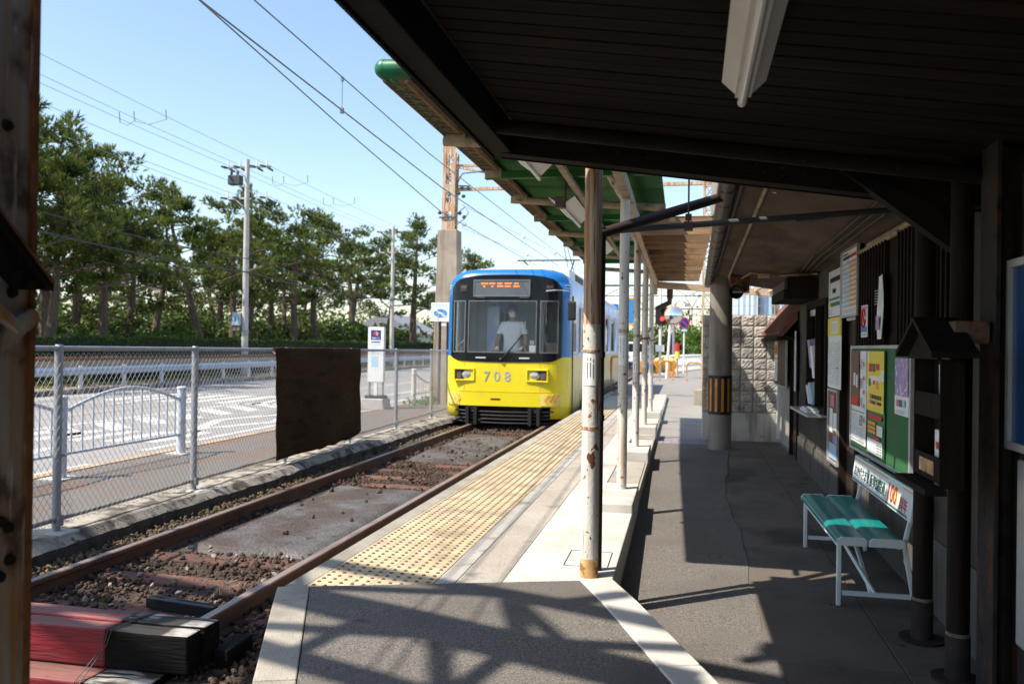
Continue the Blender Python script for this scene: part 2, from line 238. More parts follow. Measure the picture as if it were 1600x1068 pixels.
# ------------------------------------------------------------------ mesh builder
class MB:
    def __init__(s): s.v = []; s.f = []; s.m = []
    def add(s, vs, fs, mi=0):
        b = len(s.v); s.v += [tuple(v) for v in vs]; s.f += [tuple(i+b for i in f) for f in fs]; s.m += [mi]*len(fs); return s
    def box(s, x0, x1, y0, y1, z0, z1, mi=0):
        return s.add([(x0,y0,z0),(x1,y0,z0),(x1,y1,z0),(x0,y1,z0),(x0,y0,z1),(x1,y0,z1),(x1,y1,z1),(x0,y1,z1)],
            [(3,2,1,0),(4,5,6,7),(0,1,5,4),(1,2,6,5),(2,3,7,6),(3,0,4,7)], mi)
    def bar(s, p0, p1, w, h=None, upv=(0,0,1), mi=0):       # rectangular bar
        h = h or w; p0, p1 = Vector(p0), Vector(p1); d = (p1-p0).normalized(); u_ = Vector(upv)
        if abs(d.dot(u_)) > .98: u_ = Vector((1,0,0))
        a = d.cross(u_).normalized(); b = a.cross(d).normalized(); a *= w/2; b *= h/2
        vs = [p0-a-b,p0+a-b,p0+a+b,p0-a+b,p1-a-b,p1+a-b,p1+a+b,p1-a+b]
        return s.add(vs, [(0,1,2,3),(7,6,5,4),(4,5,1,0),(5,6,2,1),(6,7,3,2),(7,4,0,3)], mi)
    def tube(s, pts, r, n=10, mi=0, cap=True):
        pts = [Vector(p) for p in pts]; k = len(pts); rs = r if isinstance(r, (list,tuple)) else [r]*k
        ref = Vector((0,0,1)); d0 = (pts[-1]-pts[0]).normalized()
        if abs(d0.dot(ref)) > .9: ref = Vector((1,0,0))
        vs = []
        for i, p in enumerate(pts):
            d = (pts[min(i+1,k-1)]-pts[max(i-1,0)]).normalized()
            a = d.cross(ref).normalized(); b = d.cross(a)
            vs += [p+(a*math.cos(2*math.pi*j/n)+b*math.sin(2*math.pi*j/n))*rs[i] for j in range(n)]
        fs = [(i*n+j, i*n+(j+1)%n, (i+1)*n+(j+1)%n, (i+1)*n+j) for i in range(k-1) for j in range(n)]
        if cap: fs += [tuple(range(n-1,-1,-1)), tuple((k-1)*n+j for j in range(n))]
        return s.add(vs, fs, mi)
    def prism(s, poly, ax, a0, a1, mi=0):                    # polygon in the plane normal to axis ax, from a0 to a1
        n = len(poly)
        def P(q, a):
            if ax == 0: return (a, q[0], q[1])
            if ax == 1: return (q[0], a, q[1])
            return (q[0], q[1], a)
        vs = [P(q,a0) for q in poly]+[P(q,a1) for q in poly]
        return s.add(vs, [tuple(range(n)), tuple(range(2*n-1,n-1,-1))]+[(i, i+n, (i+1)%n+n, (i+1)%n) for i in range(n)], mi)
    def sphere(s, c, r, n=10, k=6, mi=0, sc=(1,1,1)):
        vs = []; 
        for i in range(k+1):
            t = math.pi*i/k
            for j in range(n):
                p = 2*math.pi*j/n; vs.append((c[0]+r*sc[0]*math.sin(t)*math.cos(p), c[1]+r*sc[1]*math.sin(t)*math.sin(p), c[2]+r*sc[2]*math.cos(t)))
        return s.add(vs, [(i*n+j,(i+1)*n+j,(i+1)*n+(j+1)%n,i*n+(j+1)%n) for i in range(k) for j in range(n)], mi)
    def build(s, name, mats, parent=None, smooth=False, bevel=0, off=None):
        me = bpy.data.meshes.new(name)
        L = Vector(parent['_w']) if (parent is not None and '_w' in parent) else Vector((0,0,0))
        if off is not None: L = Vector(off)
        me.from_pydata([(v[0]-L.x, v[1]-L.y, v[2]-L.z) for v in s.v], [], s.f)
        for m_ in (mats if isinstance(mats, (list,tuple)) else [mats]): me.materials.append(m_)
        me.polygons.foreach_set('material_index', s.m); 
        if smooth: me.polygons.foreach_set('use_smooth', [True]*len(me.polygons))
        bm = bmesh.new(); bm.from_mesh(me)
        bmesh.ops.remove_doubles(bm, verts=bm.verts, dist=1e-5) if smooth else None
        bmesh.ops.recalc_face_normals(bm, faces=bm.faces); bm.to_mesh(me); bm.free()
        if smooth and hasattr(me, 'set_sharp_from_angle'): me.set_sharp_from_angle(angle=R(40))
        o = bpy.data.objects.new(name, me); COL.objects.link(o)
        if off is not None and parent is None: o.location = off
        if parent is not None:
            o.parent = parent
            if '_w' in parent: o['_w'] = tuple(parent['_w'])
        if bevel:
            b = o.modifiers.new('b', 'BEVEL'); b.width = bevel; b.segments = 2; b.limit_method = 'ANGLE'; b.angle_limit = R(50)
        return o

def thing(name, label, cat, loc=(0,0,0), group=None):
    o = bpy.data.objects.new(name, None); COL.objects.link(o); o.location = loc; o['_w'] = tuple(loc)
    o.empty_display_size = .1; o['label'] = label; o['category'] = cat
    if group: o['group'] = group
    return o
def solo(name, mb, m, label, cat, loc=(0,0,0), group=None, **k):
    o = mb.build(name, m, None, off=loc, **k); o['label'] = label; o['category'] = cat
    if group: o['group'] = group
    return o
def struct(name, mb, m, **k):
    o = mb.build(name, m, None, **k); o['kind'] = 'structure'; return o
def stuff(o): o['kind'] = 'stuff'; return o
def sub(o, parent):                                          # world-space subpart under a part
    return o
def dup(root, loc, label=None, rotz=None):
    r = root.copy(); COL.objects.link(r); r.location = loc
    if rotz is not None: r.rotation_euler = (0,0,rotz)
    if label: r['label'] = label
    for ch in list(root.children):
        c = ch.copy(); COL.objects.link(c); c.parent = r
        for g in list(ch.children):
            d = g.copy(); COL.objects.link(d); d.parent = c
    return r
def pieces(parent, name, proto, locs, rnd=None):             # copies of one small mesh
    for i, l in enumerate(locs):
        o = proto if i == 0 else proto.copy()
        if i: COL.objects.link(o)
        o.location = l
        if rnd: o.rotation_euler = rnd(i)
        o.parent = parent

def text_mb(mb, s, size, org, xd, yd, mi=0, sx=1, align='LEFT', ext=.0008):
    cu = bpy.data.curves.new('t', 'FONT'); cu.body = s; cu.size = size; cu.extrude = ext; cu.resolution_u = 2
    cu.align_x = align; ob = bpy.data.objects.new('t', cu); COL.objects.link(ob)
    dg = bpy.context.evaluated_depsgraph_get(); dg.update()
    me = bpy.data.meshes.new_from_object(ob.evaluated_get(dg))
    O, X, Y_ = Vector(org), Vector(xd).normalized(), Vector(yd).normalized(); Z_ = X.cross(Y_)
    mb.add([O+X*v.co.x*sx+Y_*v.co.y+Z_*v.co.z for v in me.vertices], [tuple(p.vertices) for p in me.polygons], mi)
    bpy.data.objects.remove(ob); bpy.data.meshes.remove(me); return mb

# ================================================================== THE SETTING
def zf(y): return .08+.12*min(max((y-4)/6, 0), 1)            # level of the path beside the platform
g = MB(); g.add([(-900,-300,-.32),(900,-300,-.32),(900,1500,-.32),(-900,1500,-.32)], [(0,1,2,3)]); struct('ground', g, M['ground'])
g = MB(); g.box(-4.5,-1.9,-6,90,-.31,-.131); struct('track_bed', g, M['bed'])
g = MB(); g.box(-6.78,-4.93,-6,90,-.31,0); struct('sidewalk', g, M['sidewalk'])
g = MB(); g.box(-6.95,-6.785,-6,90,-.31,.012); struct('road_kerb', g, M['orange_line'])
g = MB(); g.box(-17.3,-6.955,-6,120,-.31,-.08); struct('road', g, M['road'])
# painted road markings, 4 mm above the asphalt
g = MB()
def mark(poly, z=-.076): g.add([(x,y,z) for x,y in poly], [tuple(range(len(poly)))])
def line(x, y0, y1, wd): mark([(x-wd/2,y0),(x+wd/2,y0),(x+wd/2,y1),(x-wd/2,y1)])
line(-7.35,-6,9.2,.15); line(-7.6,10.5,14.6,.16); line(-7.75,20,90,.15); line(-8.95,18.5,90,.15); line(-11.1,10,90,.14); line(-16.6,-6,90,.15)
for y in range(-6, 90, 8): line(-13.9, y, y+4.5, .15)
def diamond(cx, cy, wd, ln, t=.24):
    o = [(cx,cy-ln/2),(cx+wd/2,cy),(cx,cy+ln/2),(cx-wd/2,cy)]; i = [(cx,cy-ln/2+t*3.2),(cx+wd/2-t*1.1,cy),(cx,cy+ln/2-t*3.2),(cx-wd/2+t*1.1,cy)]
    for k in range(4): mark([o[k], o[(k+1)%4], i[(k+1)%4], i[k]])
diamond(-8.55,15.2,1.5,4.4); diamond(-9.0,8.4,1.5,4.4)
for k in range(9): mark([(-9.7,9.2+k*1.15),(-9.7,9.75+k*1.15),(-10.9,10.75+k*1.15),(-10.9,10.2+k*1.15)])
for k in range(7): line(-14.9+k*.8, 19.2, 22.4, .45)
for k in range(5): line(-10.6+k*.62, 11.0+k*.1, 12.6+k*.1, .30)
struct('road_markings', g, M['road_white'])
g = MB(); g.box(-17.55,-17.3,-6,120,-.31,.07); struct('far_kerb', g, M['kerb'])
g = MB(); g.box(-19.4,-17.55,-6,120,-.31,.05); struct('verge', g, M['soil'])
g = MB(); g.box(-90,-19.4,-30,140,-.31,.02); struct('park_ground', g, M['grass'])

# kerb under the fence, broken edge
g = MB(); ny = 230; prof = [(-4.93,-.31),(-4.93,.045),(-4.5,.045),(-4.44,.0),(-4.43,-.31)]
vs = []
for i in range(ny+1):
    y = -2+i*.14; 
    rx = .02*math.sin(y*1.7)+random.uniform(-.010,.010); rz = random.uniform(-.006,.003)
    vs += [(-4.93,y,-.31),(-4.93,y,.045),(-4.52+rx*.6,y,.045+rz),(-4.44+rx,y,-.015+rz*2),(-4.43+rx,y,-.31)]
g.add(vs, [(i*5+j, i*5+j+1, (i+1)*5+j+1, (i+1)*5+j) for i in range(ny) for j in range(4)])
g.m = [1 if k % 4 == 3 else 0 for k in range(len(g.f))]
struct('fence_kerb', g, [M['kerb'], M['kerb_dark']])

# platform: a core with its stones, tiles and slabs as pieces
P = MB(); P.prism([(-1.91,3.86),(-.36,4.36),(-.36,22),(-1.91,22)], 2, -.31, .225); platform = struct('platform', P, M['concrete'])
cp = MB(); cp.box(-.052,.052,.004,.996,0,.064); cp = cp.build('coping_stone', M['coping'], platform, bevel=.006)
pieces(platform, 'coping_stone', cp, [(-1.876,3.80+k*1.0,.2255) for k in range(19)])
# wider coping face
ty = MB(); ty.box(-.1485,.1485,.0015,.2985,0,.064)
for i in range(5):
    for j in range(5):
        cx, cy = -.12+i*.06, .03+j*.06; b = len(ty.v); n = 7
        ty.v += [(cx+.0125*math.cos(2*math.pi*k/n), cy+.0125*math.sin(2*math.pi*k/n), .0635) for k in range(n)]
        ty.v += [(cx+.0085*math.cos(2*math.pi*k/n), cy+.0085*math.sin(2*math.pi*k/n), .0695) for k in range(n)]
        ty.f += [(b+k, b+(k+1)%n, b+n+(k+1)%n, b+n+k) for k in range(n)]+[tuple(range(b+n,b+2*n))]; ty.m += [1]*(n+1)
ty = ty.build('tactile_tile', [M['yellow_tile'], M['dome']], platform)
locs = [(-1.672+c*.30, 3.70+r*.30, .2255) for r in range(42) for c in range(2)]
pieces(platform, 'tactile_tile', ty, locs)
gt = MB(); gt.box(-.0495,.0495,.0015,.4485,0,.064); gt = gt.build('paving_strip', M['grey_tile'], platform, bevel=.003)
pieces(platform, 'paving_strip', gt, [(-1.1695,3.80+k*.45,.2255) for k in range(40)])
ws = MB(); ws.box(-.114,.114,.003,2.497,0,.063); ws = ws.build('worn_slab', M['worn_concrete'], platform, bevel=.004)
pieces(platform, 'worn_slab', ws, [(-1.004,3.80+k*2.5,.2255) for k in range(8)])
# pale concrete deck, with the near drain lid and slots
def slab_piece(x0,x1,y0,y1,z0,z1,name,m,par,bev=.006):
    b = MB(); b.box(x0,x1,y0,y1,z0,z1); return b.build(name, m, par, bevel=bev)
slab_piece(-.888,-.36,4.14,6.40,.2255,.290,'deck_slab',M['pale_concrete'],platform)
slab_piece(-.888,-.64,6.403,8.3,.2255,.290,'deck_slab',M['pale_concrete'],platform)
slab_piece(-.888,-.64,8.303,11.6,.2255,.291,'deck_slab',M['pale_concrete'],platform)
slab_piece(-.888,-.36,11.603,21.9,.2255,.290,'deck_slab',M['concrete'],platform)
slab_piece(-.638,-.36,7.0,8.9,.2255,.283,'deck_slab',M['worn_concrete'],platform)
# kerb blocks that carry the canopy posts, dark slots between them
for y0, y1, z1 in ((4.16,6.05,.296),(6.052,6.98,.36),(8.92,9.75,.385),(11.62,12.3,.40),(14.3,15.0,.40)):
    slab_piece(-.638 if z1>.3 else -.66,-.335,y0,y1,-.05,z1,'post_plinth',M['pale_concrete'],platform,.008)
slab_piece(-.358,-.34,6.98,21.9,-.2,.275,'kerb_face',M['worn_concrete'],platform,.004)
# lid of the cable pit: a thin frame gap and a lid
b = MB(); x0,x1,y0,y1 = -.62,-.385,4.52,4.86
for a in ((x0-.006,x0,y0,y1),(x1,x1+.006,y0,y1),(x0,x1,y0-.006,y0),(x0,x1,y1,y1+.006)): b.box(*a,.294,.2972)
b.build('pit_frame', M['black'], platform)

# ramp at the platform end
dl = (.39/.92)
def zr(t): return .2945-.045*max(0, t-.35)                    # t = metres down the ramp from the platform end
def ramp_strip(pl, pr, ts, z0, dz, name, m, par=None):
    b = MB(); vs = []
    for t in ts:
        for p in (pl, pr): vs += [(p[0]+dl*t, p[1]-t, zr(t)+dz), (p[0]+dl*t, p[1]-t, z0)]
    fs = []; n = len(ts)
    for i in range(n-1):
        o1, o2 = 4*i, 4*i+4
        fs += [(o1,o1+2,o2+2,o2), (o1+1,o2+1,o2+3,o1+3), (o1,o2,o2+1,o1+1), (o1+2,o1+3,o2+3,o2+2)]
    fs += [(0,1,3,2), (4*n-4,4*n-2,4*n-1,4*n-3)]
    b.add(vs, fs); return b.build(name, m, par, bevel=.006 if par else 0)
ramp = ramp_strip((-1.785,3.80), (-.50,4.235), (0,.35,2,4.5), -.31, .003, 'ramp', M['asphalt']); ramp['kind'] = 'structure'
for k in range(4):
    ts = [k+.003, k+.997] if k else [0,.35,.997]
    ramp_strip((-1.935,3.745), (-1.788,3.797), ts, -.31, .007, 'kerb_stone', M['coping'], ramp)
    ramp_strip((-.498,4.237), (-.335,4.29), ts, -.2, .009, 'kerb_stone', M['pale_concrete'], ramp)

# path, slabs, forecourt
g = MB(); ys = [-4+.1*i for i in range(155)]
edge = lambda y: .43+.018*math.sin(y*2.3)+.008*math.sin(y*7.1)+.004*math.sin(y*23)+.003*math.sin(y*41)+max(0,(y-8.5))*.09
vs = []
for y in ys: vs += [(-1.2 if y < 3 else -.5, y, zf(y)), (edge(y), y, zf(y)+.011)]
g.add(vs, [(2*i,2*i+1,2*i+3,2*i+2) for i in range(len(ys)-1)]); struct('path', g, M['asphalt'])
g = MB(); vs = []
for y in ys: vs += [(.3, y, zf(y)-.03), (2.2, y, zf(y)-.03)]
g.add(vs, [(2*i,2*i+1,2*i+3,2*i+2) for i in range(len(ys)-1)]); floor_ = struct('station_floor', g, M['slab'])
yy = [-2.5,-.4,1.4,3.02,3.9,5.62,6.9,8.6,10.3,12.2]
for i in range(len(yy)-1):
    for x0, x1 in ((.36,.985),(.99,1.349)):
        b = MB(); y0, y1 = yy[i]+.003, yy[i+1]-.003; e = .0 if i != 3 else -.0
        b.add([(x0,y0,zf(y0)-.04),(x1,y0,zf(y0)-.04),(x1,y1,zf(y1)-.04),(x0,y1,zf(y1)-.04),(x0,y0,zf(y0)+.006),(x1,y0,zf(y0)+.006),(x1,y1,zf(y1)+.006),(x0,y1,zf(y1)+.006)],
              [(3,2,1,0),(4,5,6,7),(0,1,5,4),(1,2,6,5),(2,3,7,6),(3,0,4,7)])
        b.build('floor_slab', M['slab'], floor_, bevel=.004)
g = MB(); g.box(-1.95,16,21.95,120,-.31,.196); g.box(-.33,16,11.0,21.95,-.31,.200); struct('forecourt', g, M['asphalt_far'])
g = MB()
for k in range(7): g.box(-.325+k*.1,-.229+k*.1,11.45,12.1,.2,.206)
tp = g.build('tactile_path', M['purple_tile'], None); tp['kind'] = 'structure'

# ------------------------------------------------------------------ railway track
TX = (-3.955, -2.525)
track = bpy.data.objects.new('railway_track', None); COL.objects.link(track); track['kind'] = 'structure'
for x in TX:
    b = MB(); pr = [(-.062,-.15),(.062,-.15),(.062,-.135),(.012,-.115),(.012,-.045),(.034,-.03),(.034,-.006),(.026,0),(-.026,0),(-.034,-.006),(-.034,-.03),(-.012,-.045),(-.012,-.115),(-.062,-.135)]
    b.prism([(x+p[0],p[1]) for p in pr], 1, 3.88, 90)
    nf = len(b.f); b.m = [0]*nf
    for q in (8,7,9): b.m[2+q] = 1
    b.build('rail', [M['rail'], M['rail_top']], track)
sl_ = MB()
vs = [(x+random.uniform(-.012,.012), y+random.uniform(-.012,.012), z) for x,y,z in [(-.98,-.1,0),(.98,-.1,0),(.98,.1,0),(-.98,.1,0),(-.98,-.1,.1),(.98,-.1,.1),(.98,.1,.1),(-.98,.1,.1)]]
sl_.add(vs, [(3,2,1,0),(4,5,6,7),(0,1,5,4),(1,2,6,5),(2,3,7,6),(3,0,4,7)]); sl_ = sl_.build('sleeper', M['sleeper'], track, bevel=.012)
pieces(track, 'sleeper', sl_, [(-3.24, y, -.212) for y in (4.42,5.02,5.56,8.95,9.5,10.05,10.6,14.4,15.0,15.6,16.2,16.8,17.4,18,18.6)], lambda i: (0,0,random.uniform(-.02,.02)))
rc_ = MB(); rc_.box(-.035,.035,-.045,.045,0,.014); rc_.box(-.012,.012,-.012,.012,.014,.04); rc_ = rc_.build('rail_clip', M['rail'], track, bevel=.003)
pieces(track, 'rail_clip', rc_, [(x+s_, y, -.115) for y in (4.42,5.02,5.56,8.95,9.5,10.05,10.6) for x in TX for s_ in (-.095,.095)])
def stones(n, xr, yr, zfun, smin, smax, dens=None):
    ico = [(0,0,1),(.894,0,.447),(.276,.851,.447),(-.724,.526,.447),(-.724,-.526,.447),(.276,-.851,.447),(.724,.526,-.447),(-.276,.851,-.447),(-.894,0,-.447),(-.276,-.851,-.447),(.724,-.526,-.447),(0,0,-1)]
    fi = [(0,1,2),(0,2,3),(0,3,4),(0,4,5),(0,5,1),(1,6,2),(2,7,3),(3,8,4),(4,9,5),(5,10,1),(2,6,7),(3,7,8),(4,8,9),(5,9,10),(1,10,6),(11,7,6),(11,8,7),(11,9,8),(11,10,9),(11,6,10)]
    base = np.array(ico); V = []; F = []
    for i in range(n):
        x, y = rng.uniform(*xr), rng.uniform(*yr)
        if dens and not dens(x, y): continue
        s_ = rng.uniform(smin, smax); q = rng.normal(size=4); q /= np.linalg.norm(q); a,b_,c,d = q
        Rm = np.array([[1-2*(c*c+d*d),2*(b_*c-a*d),2*(b_*d+a*c)],[2*(b_*c+a*d),1-2*(b_*b_+d*d),2*(c*d-a*b_)],[2*(b_*d-a*c),2*(c*d+a*b_),1-2*(b_*b_+c*c)]])
        p = (base*rng.uniform(.72,1.25,size=(12,1))*np.array([1,.75,.62])*s_)@Rm.T+np.array([x,y,zfun(x,y)])
        F += [tuple(k+len(V) for k in f) for f in fi]; V += [tuple(r) for r in p]
    m_ = MB(); m_.add(V, F); return m_
inside = lambda x,y: True
mud_zone = lambda x,y: (5.72 < y < 8.72 or 10.85 < y < 14.2) and -3.87 < x < -2.62
bal = stones(21000, (-4.42,-1.96), (3.55,11.2), lambda x,y: -.145+.035*rng.random()+.012*math.sin(x*5+y*3), .010, .027,
             lambda x,y: not (mud_zone(x,y) and rng.random() > .05) and -4.4 < x and not (x > -2.5 and y > 4.6 and x > -2.0))
stuff(bal.build('ballast', M['stone'], track))
stuff(stones(2600, (-4.44,-4.02), (3.6,16), lambda x,y: -.12+.03*rng.random(), .012, .03).build('ballast', M['stone_pale'], track))
stuff(stones(900, (-3.85,-2.62), (11.2,16), lambda x,y: -.12+.03*rng.random(), .016, .04).build('ballast', M['stone'], track))
stuff(stones(45, (-3.8,-2.7), (5.9,13), lambda x,y: -.075, .016, .04).build('loose_stones', M['stone'], track))
stuff(stones(70, (-3.8,-2.62), (3.9,5.8), lambda x,y: -.095, .012, .03).build('pale_stones', M['paper'] if 0 else M['kerb'], track))
def mudslab(y0, y1):
    b = MB(); nx, nn = 26, int((y1-y0)/.05); vs = []
    for j in range(nn+1):
        for i in range(nx+1):
            x = -3.86+i*1.23/nx; y = y0+(y1-y0)*j/nn
            e = min(min(i,nx-i)/nx*5, min(j,nn-j)*.05/.22, 1)
            z = -.165+.078*min(1,e*1.6)+.006*math.sin(x*9+y*4)+.005*math.sin(y*11-x*6)+random.uniform(-.004,.004)+.01*max(0,math.sin(x*3.1+y*2.2))
            vs.append((x, y+.08*math.sin(x*8)*(1-e), z))
    b.add(vs, [(j*(nx+1)+i,j*(nx+1)+i+1,(j+1)*(nx+1)+i+1,(j+1)*(nx+1)+i) for j in range(nn) for i in range(nx)])
    return b.build('dried_mud', M['mud'], track, smooth=True)
mudslab(5.68,8.72); mudslab(10.8,14.3)

# ================================================================== BUFFER, TRACK BITS
bs = thing('buffer_stop', 'stack of heavy red and black painted timbers across the near end of the track', 'buffer stop', (-3.4,3.65,-.15))
def timber(x0, xm, x1, y0, y1, z0, z1, segs=9):
    for (a, b_, ms, nm) in ((x0,xm,[M['red_wood'],M['red_top']],'red_timber'),(xm+.001,x1,[M['black_wood'],M['worn_black']],'black_timber')):
        b = MB(); k = max(2,int((b_-a)/.18)); vs = []
        for i in range(k+1):
            x = a+(b_-a)*i/k; j = lambda s: random.uniform(-s,s)
            vs += [(x,y0+j(.004),z0),(x,y1,z0),(x,y1+j(.004),z1+j(.003)),(x,y0+.13*(y1-y0)*0+j(.004),z1+j(.004)),(x,y0-.002+j(.003),(z0+z1)/2+j(.003)),]
        fs = []; mm = []
        for i in range(k):
            o1, o2 = i*5, (i+1)*5
            for q, mi in (((0,1),0),((1,2),0),((2,3),1),((3,4),0),((4,0),0)): fs.append((o1+q[0],o1+q[1],o2+q[1],o2+q[0])); mm.append(mi)
        b.v = vs; b.f = fs+[(0,1,2,3,4),(k*5,k*5+4,k*5+3,k*5+2,k*5+1)]; b.m = mm+[0,0]
        b.build(nm, ms, bs, bevel=.01)
timber(-5.2,-2.72,-2.275,3.52,3.635,-.085,.10); timber(-5.2,-2.72,-2.262,3.642,3.78,-.085,.106)
timber(-5.2,-2.72,-2.40,3.36,3.60,-.31,-.092)
b = MB(); b.box(-2.255,-2.17,3.70,3.95,-.31,-.02); b.build('end_block', M['black_wood'], bs, bevel=.012)
b = MB()
for k in range(2):
    b.tube([(-2.62+k*.012,3.79,.112),(-2.70+k*.02,3.512,.106),(-2.715+k*.012,3.508,.03),(-2.75+k*.03,3.352,-.09),(-2.76+k*.03,3.35,-.28)], .0025, 5)
b.build('tie_wire', M['grey_cable'], bs)
b = MB(); b.bar((-3.13,4.43,-.07),(-2.64,4.355,-.07),.045,.06); b.bar((-3.13,4.455,-.038),(-2.64,4.38,-.038),.012,.006)
solo('steel_channel', b, M['black'], 'short black steel channel lying across the ballast between the rails', 'steel channel', (-2.9,4.4,-.1), bevel=.004)
b = MB()
for k in range(34):
    a = random.uniform(0,6.28); l = random.uniform(.05,.14); p = (-2.86+random.uniform(-.05,.05),4.80+random.uniform(-.04,.04),-.11)
    b.tube([p,(p[0]+math.cos(a)*l*.5,p[1]+math.sin(a)*l*.5,p[2]+random.uniform(.03,.09)),(p[0]+math.cos(a)*l,p[1]+math.sin(a)*l,p[2]+random.uniform(.0,.09))], .0011, 3)
solo('dry_weed', b, M['joist'], 'tuft of dry straw-coloured weed on the ballast by the right rail', 'weed', (-2.86,4.8,-.11))
b = MB()
for k in range(16):
    a = random.uniform(0,6.28); l = random.uniform(.02,.05); p = Vector((-3.42,4.42,-.1)); d = Vector((math.cos(a)*l,math.sin(a)*l,random.uniform(.01,.05))); s_ = Vector((-math.sin(a),math.cos(a),0))*.006
    b.add([p,p+d*.5+s_,p+d,p+d*.5-s_], [(0,1,2,3)])
solo('green_weed', b, M['shrub'], 'small green weed sprouting beside the left rail', 'weed', (-3.42,4.42,-.12))
b = MB(); b.add([(-2.13,4.02,-.07),(-2.09,4.0,-.02),(-2.04,4.03,.0),(-2.05,4.08,-.05),(-2.1,4.09,-.03)], [(0,1,4),(1,2,4),(2,3,4)])
solo('dead_leaf', b, M['soil'], 'curled dead leaf on the stones beside the ramp kerb', 'leaf', (-2.09,4.04,-.1))

# ================================================================== CHAIN LINK FENCE
fx = lambda y: -4.665-.028*(y-6.5)
fz = lambda y: 1.435-.0045*(y-5.4)
fence = thing('chain_link_fence', 'grey chain link fence with round posts running beside the track', 'fence', (-4.7,3.3,.045))
py = [3.35,5.43,7.3,9.3,11.45,13.64,15.9,18.1,20.3,22.5,24.7]
for y in py:
    b = MB(); b.tube([(fx(y),y,.0),(fx(y),y,fz(y)+.012)], .031, 12); b.tube([(fx(y),y,fz(y)+.012),(fx(y),y,fz(y)+.03)], [.034,.026], 12)
    b.bar((fx(y)+.034,y+.0,.09),(fx(y)+.034,y,.17),.05,.02,(1,0,0)); b.tube([(fx(y)-.035,y+.04,.62),(fx(y)+.05,y+.03,.62)], .008, 6); b.tube([(fx(y),y,.60),(fx(y),y,.63)], .036, 12)
    b.build('post', M['galv'], fence, smooth=True)
    b = MB(); s_ = random.uniform(.09,.12); b.box(fx(y)-.02,fx(y)+.13,y-s_,y+s_,.0,.052); b.build('footing', M['pale_concrete'], fence, bevel=.01)
for i in range(len(py)-1):
    y0, y1 = py[i]+.031, py[i+1]-.031
    b = MB(); b.tube([(fx(y0),y0,fz(y0)),(fx(y1),y1,fz(y1))], .021, 10); b.build('top_rail', M['galv'], fence, smooth=True)
    b = MB(); b.tube([(fx(y0),y0,.135),(fx(y1),y1,.135)], .017, 8); b.build('bottom_rail', M['rust_rail'], fence, smooth=True)
b = MB(); p_ = .062; z0, z1 = .10, 1.40; y = 2.6
while y < 24.6:
    for s_ in (1,-1):
        pts = [(y, z0), (y+s_*(z1-z0)*.78, z1)]
        b.tube([(fx(pts[0][0])+.026+.003*s_,pts[0][0],pts[0][1]),(fx(pts[1][0])+.026+.003*s_,pts[1][0],pts[1][1])], .0019, 3, cap=False)
    y += p_
stuff(b.build('wire_mesh', M['galv_wire'], fence))
# dark shade cloth hung on the fence
b = MB(); nx, nz = 46, 26; vs = []
for j in range(nz+1):
    for i in range(nx+1):
        t, q = i/nx, j/nz; y = 8.95+t*2.80+.018*math.sin(q*8+.6)*max(0,t-.8)*4*(1-q)
        zb = .105+.010*math.sin(t*9)+.012*math.sin(t*37)*(t>.4)+.10*max(0,t-.9)*10*.8
        z = zb+(fz(y)+.02-zb)*q
        dx = .066+.005*math.sin(t*7+q*2)+.003*math.sin(t*23+q*4)+.006*max(0,t-.85)*6*math.sin(q*9)-.024*q
        vs.append((fx(y)+dx, y+.012*math.sin(q*17+t*2), z))
b.add(vs, [(j*(nx+1)+i,j*(nx+1)+i+1,(j+1)*(nx+1)+i+1,(j+1)*(nx+1)+i) for j in range(nz) for i in range(nx)])
# fold over the top rail
vs = []
for i in range(nx+1):
    y = 8.95+i/nx*2.83
    for k in range(5):
        a = math.pi*k/4; vs.append((fx(y)+.024*math.cos(a), y, fz(y)+.004+.026*math.sin(a)))
b.add(vs, [(i*5+k,i*5+k+1,(i+1)*5+k+1,(i+1)*5+k) for i in range(nx) for k in range(4)])
o = solo('shade_cloth', b, M['cloth'], 'dark brown shade cloth with frayed edges hung over the chain link fence', 'cloth', (-4.7,10.3,.1), smooth=True)
sm = o.modifiers.new('s','SOLIDIFY'); sm.thickness = .004
for k in range(7):
    y = 9.0+k*.45; b = MB(); b.tube([(fx(y)+.03*math.cos(a*.9),y+.004*a,fz(y)-.01+.036*math.sin(a*.9)) for a in range(8)], .004, 5); q = b.build('tie', M['paper'], None, off=(-4.7,10.3,.1)); q.parent = o; q.location = (0,0,0)

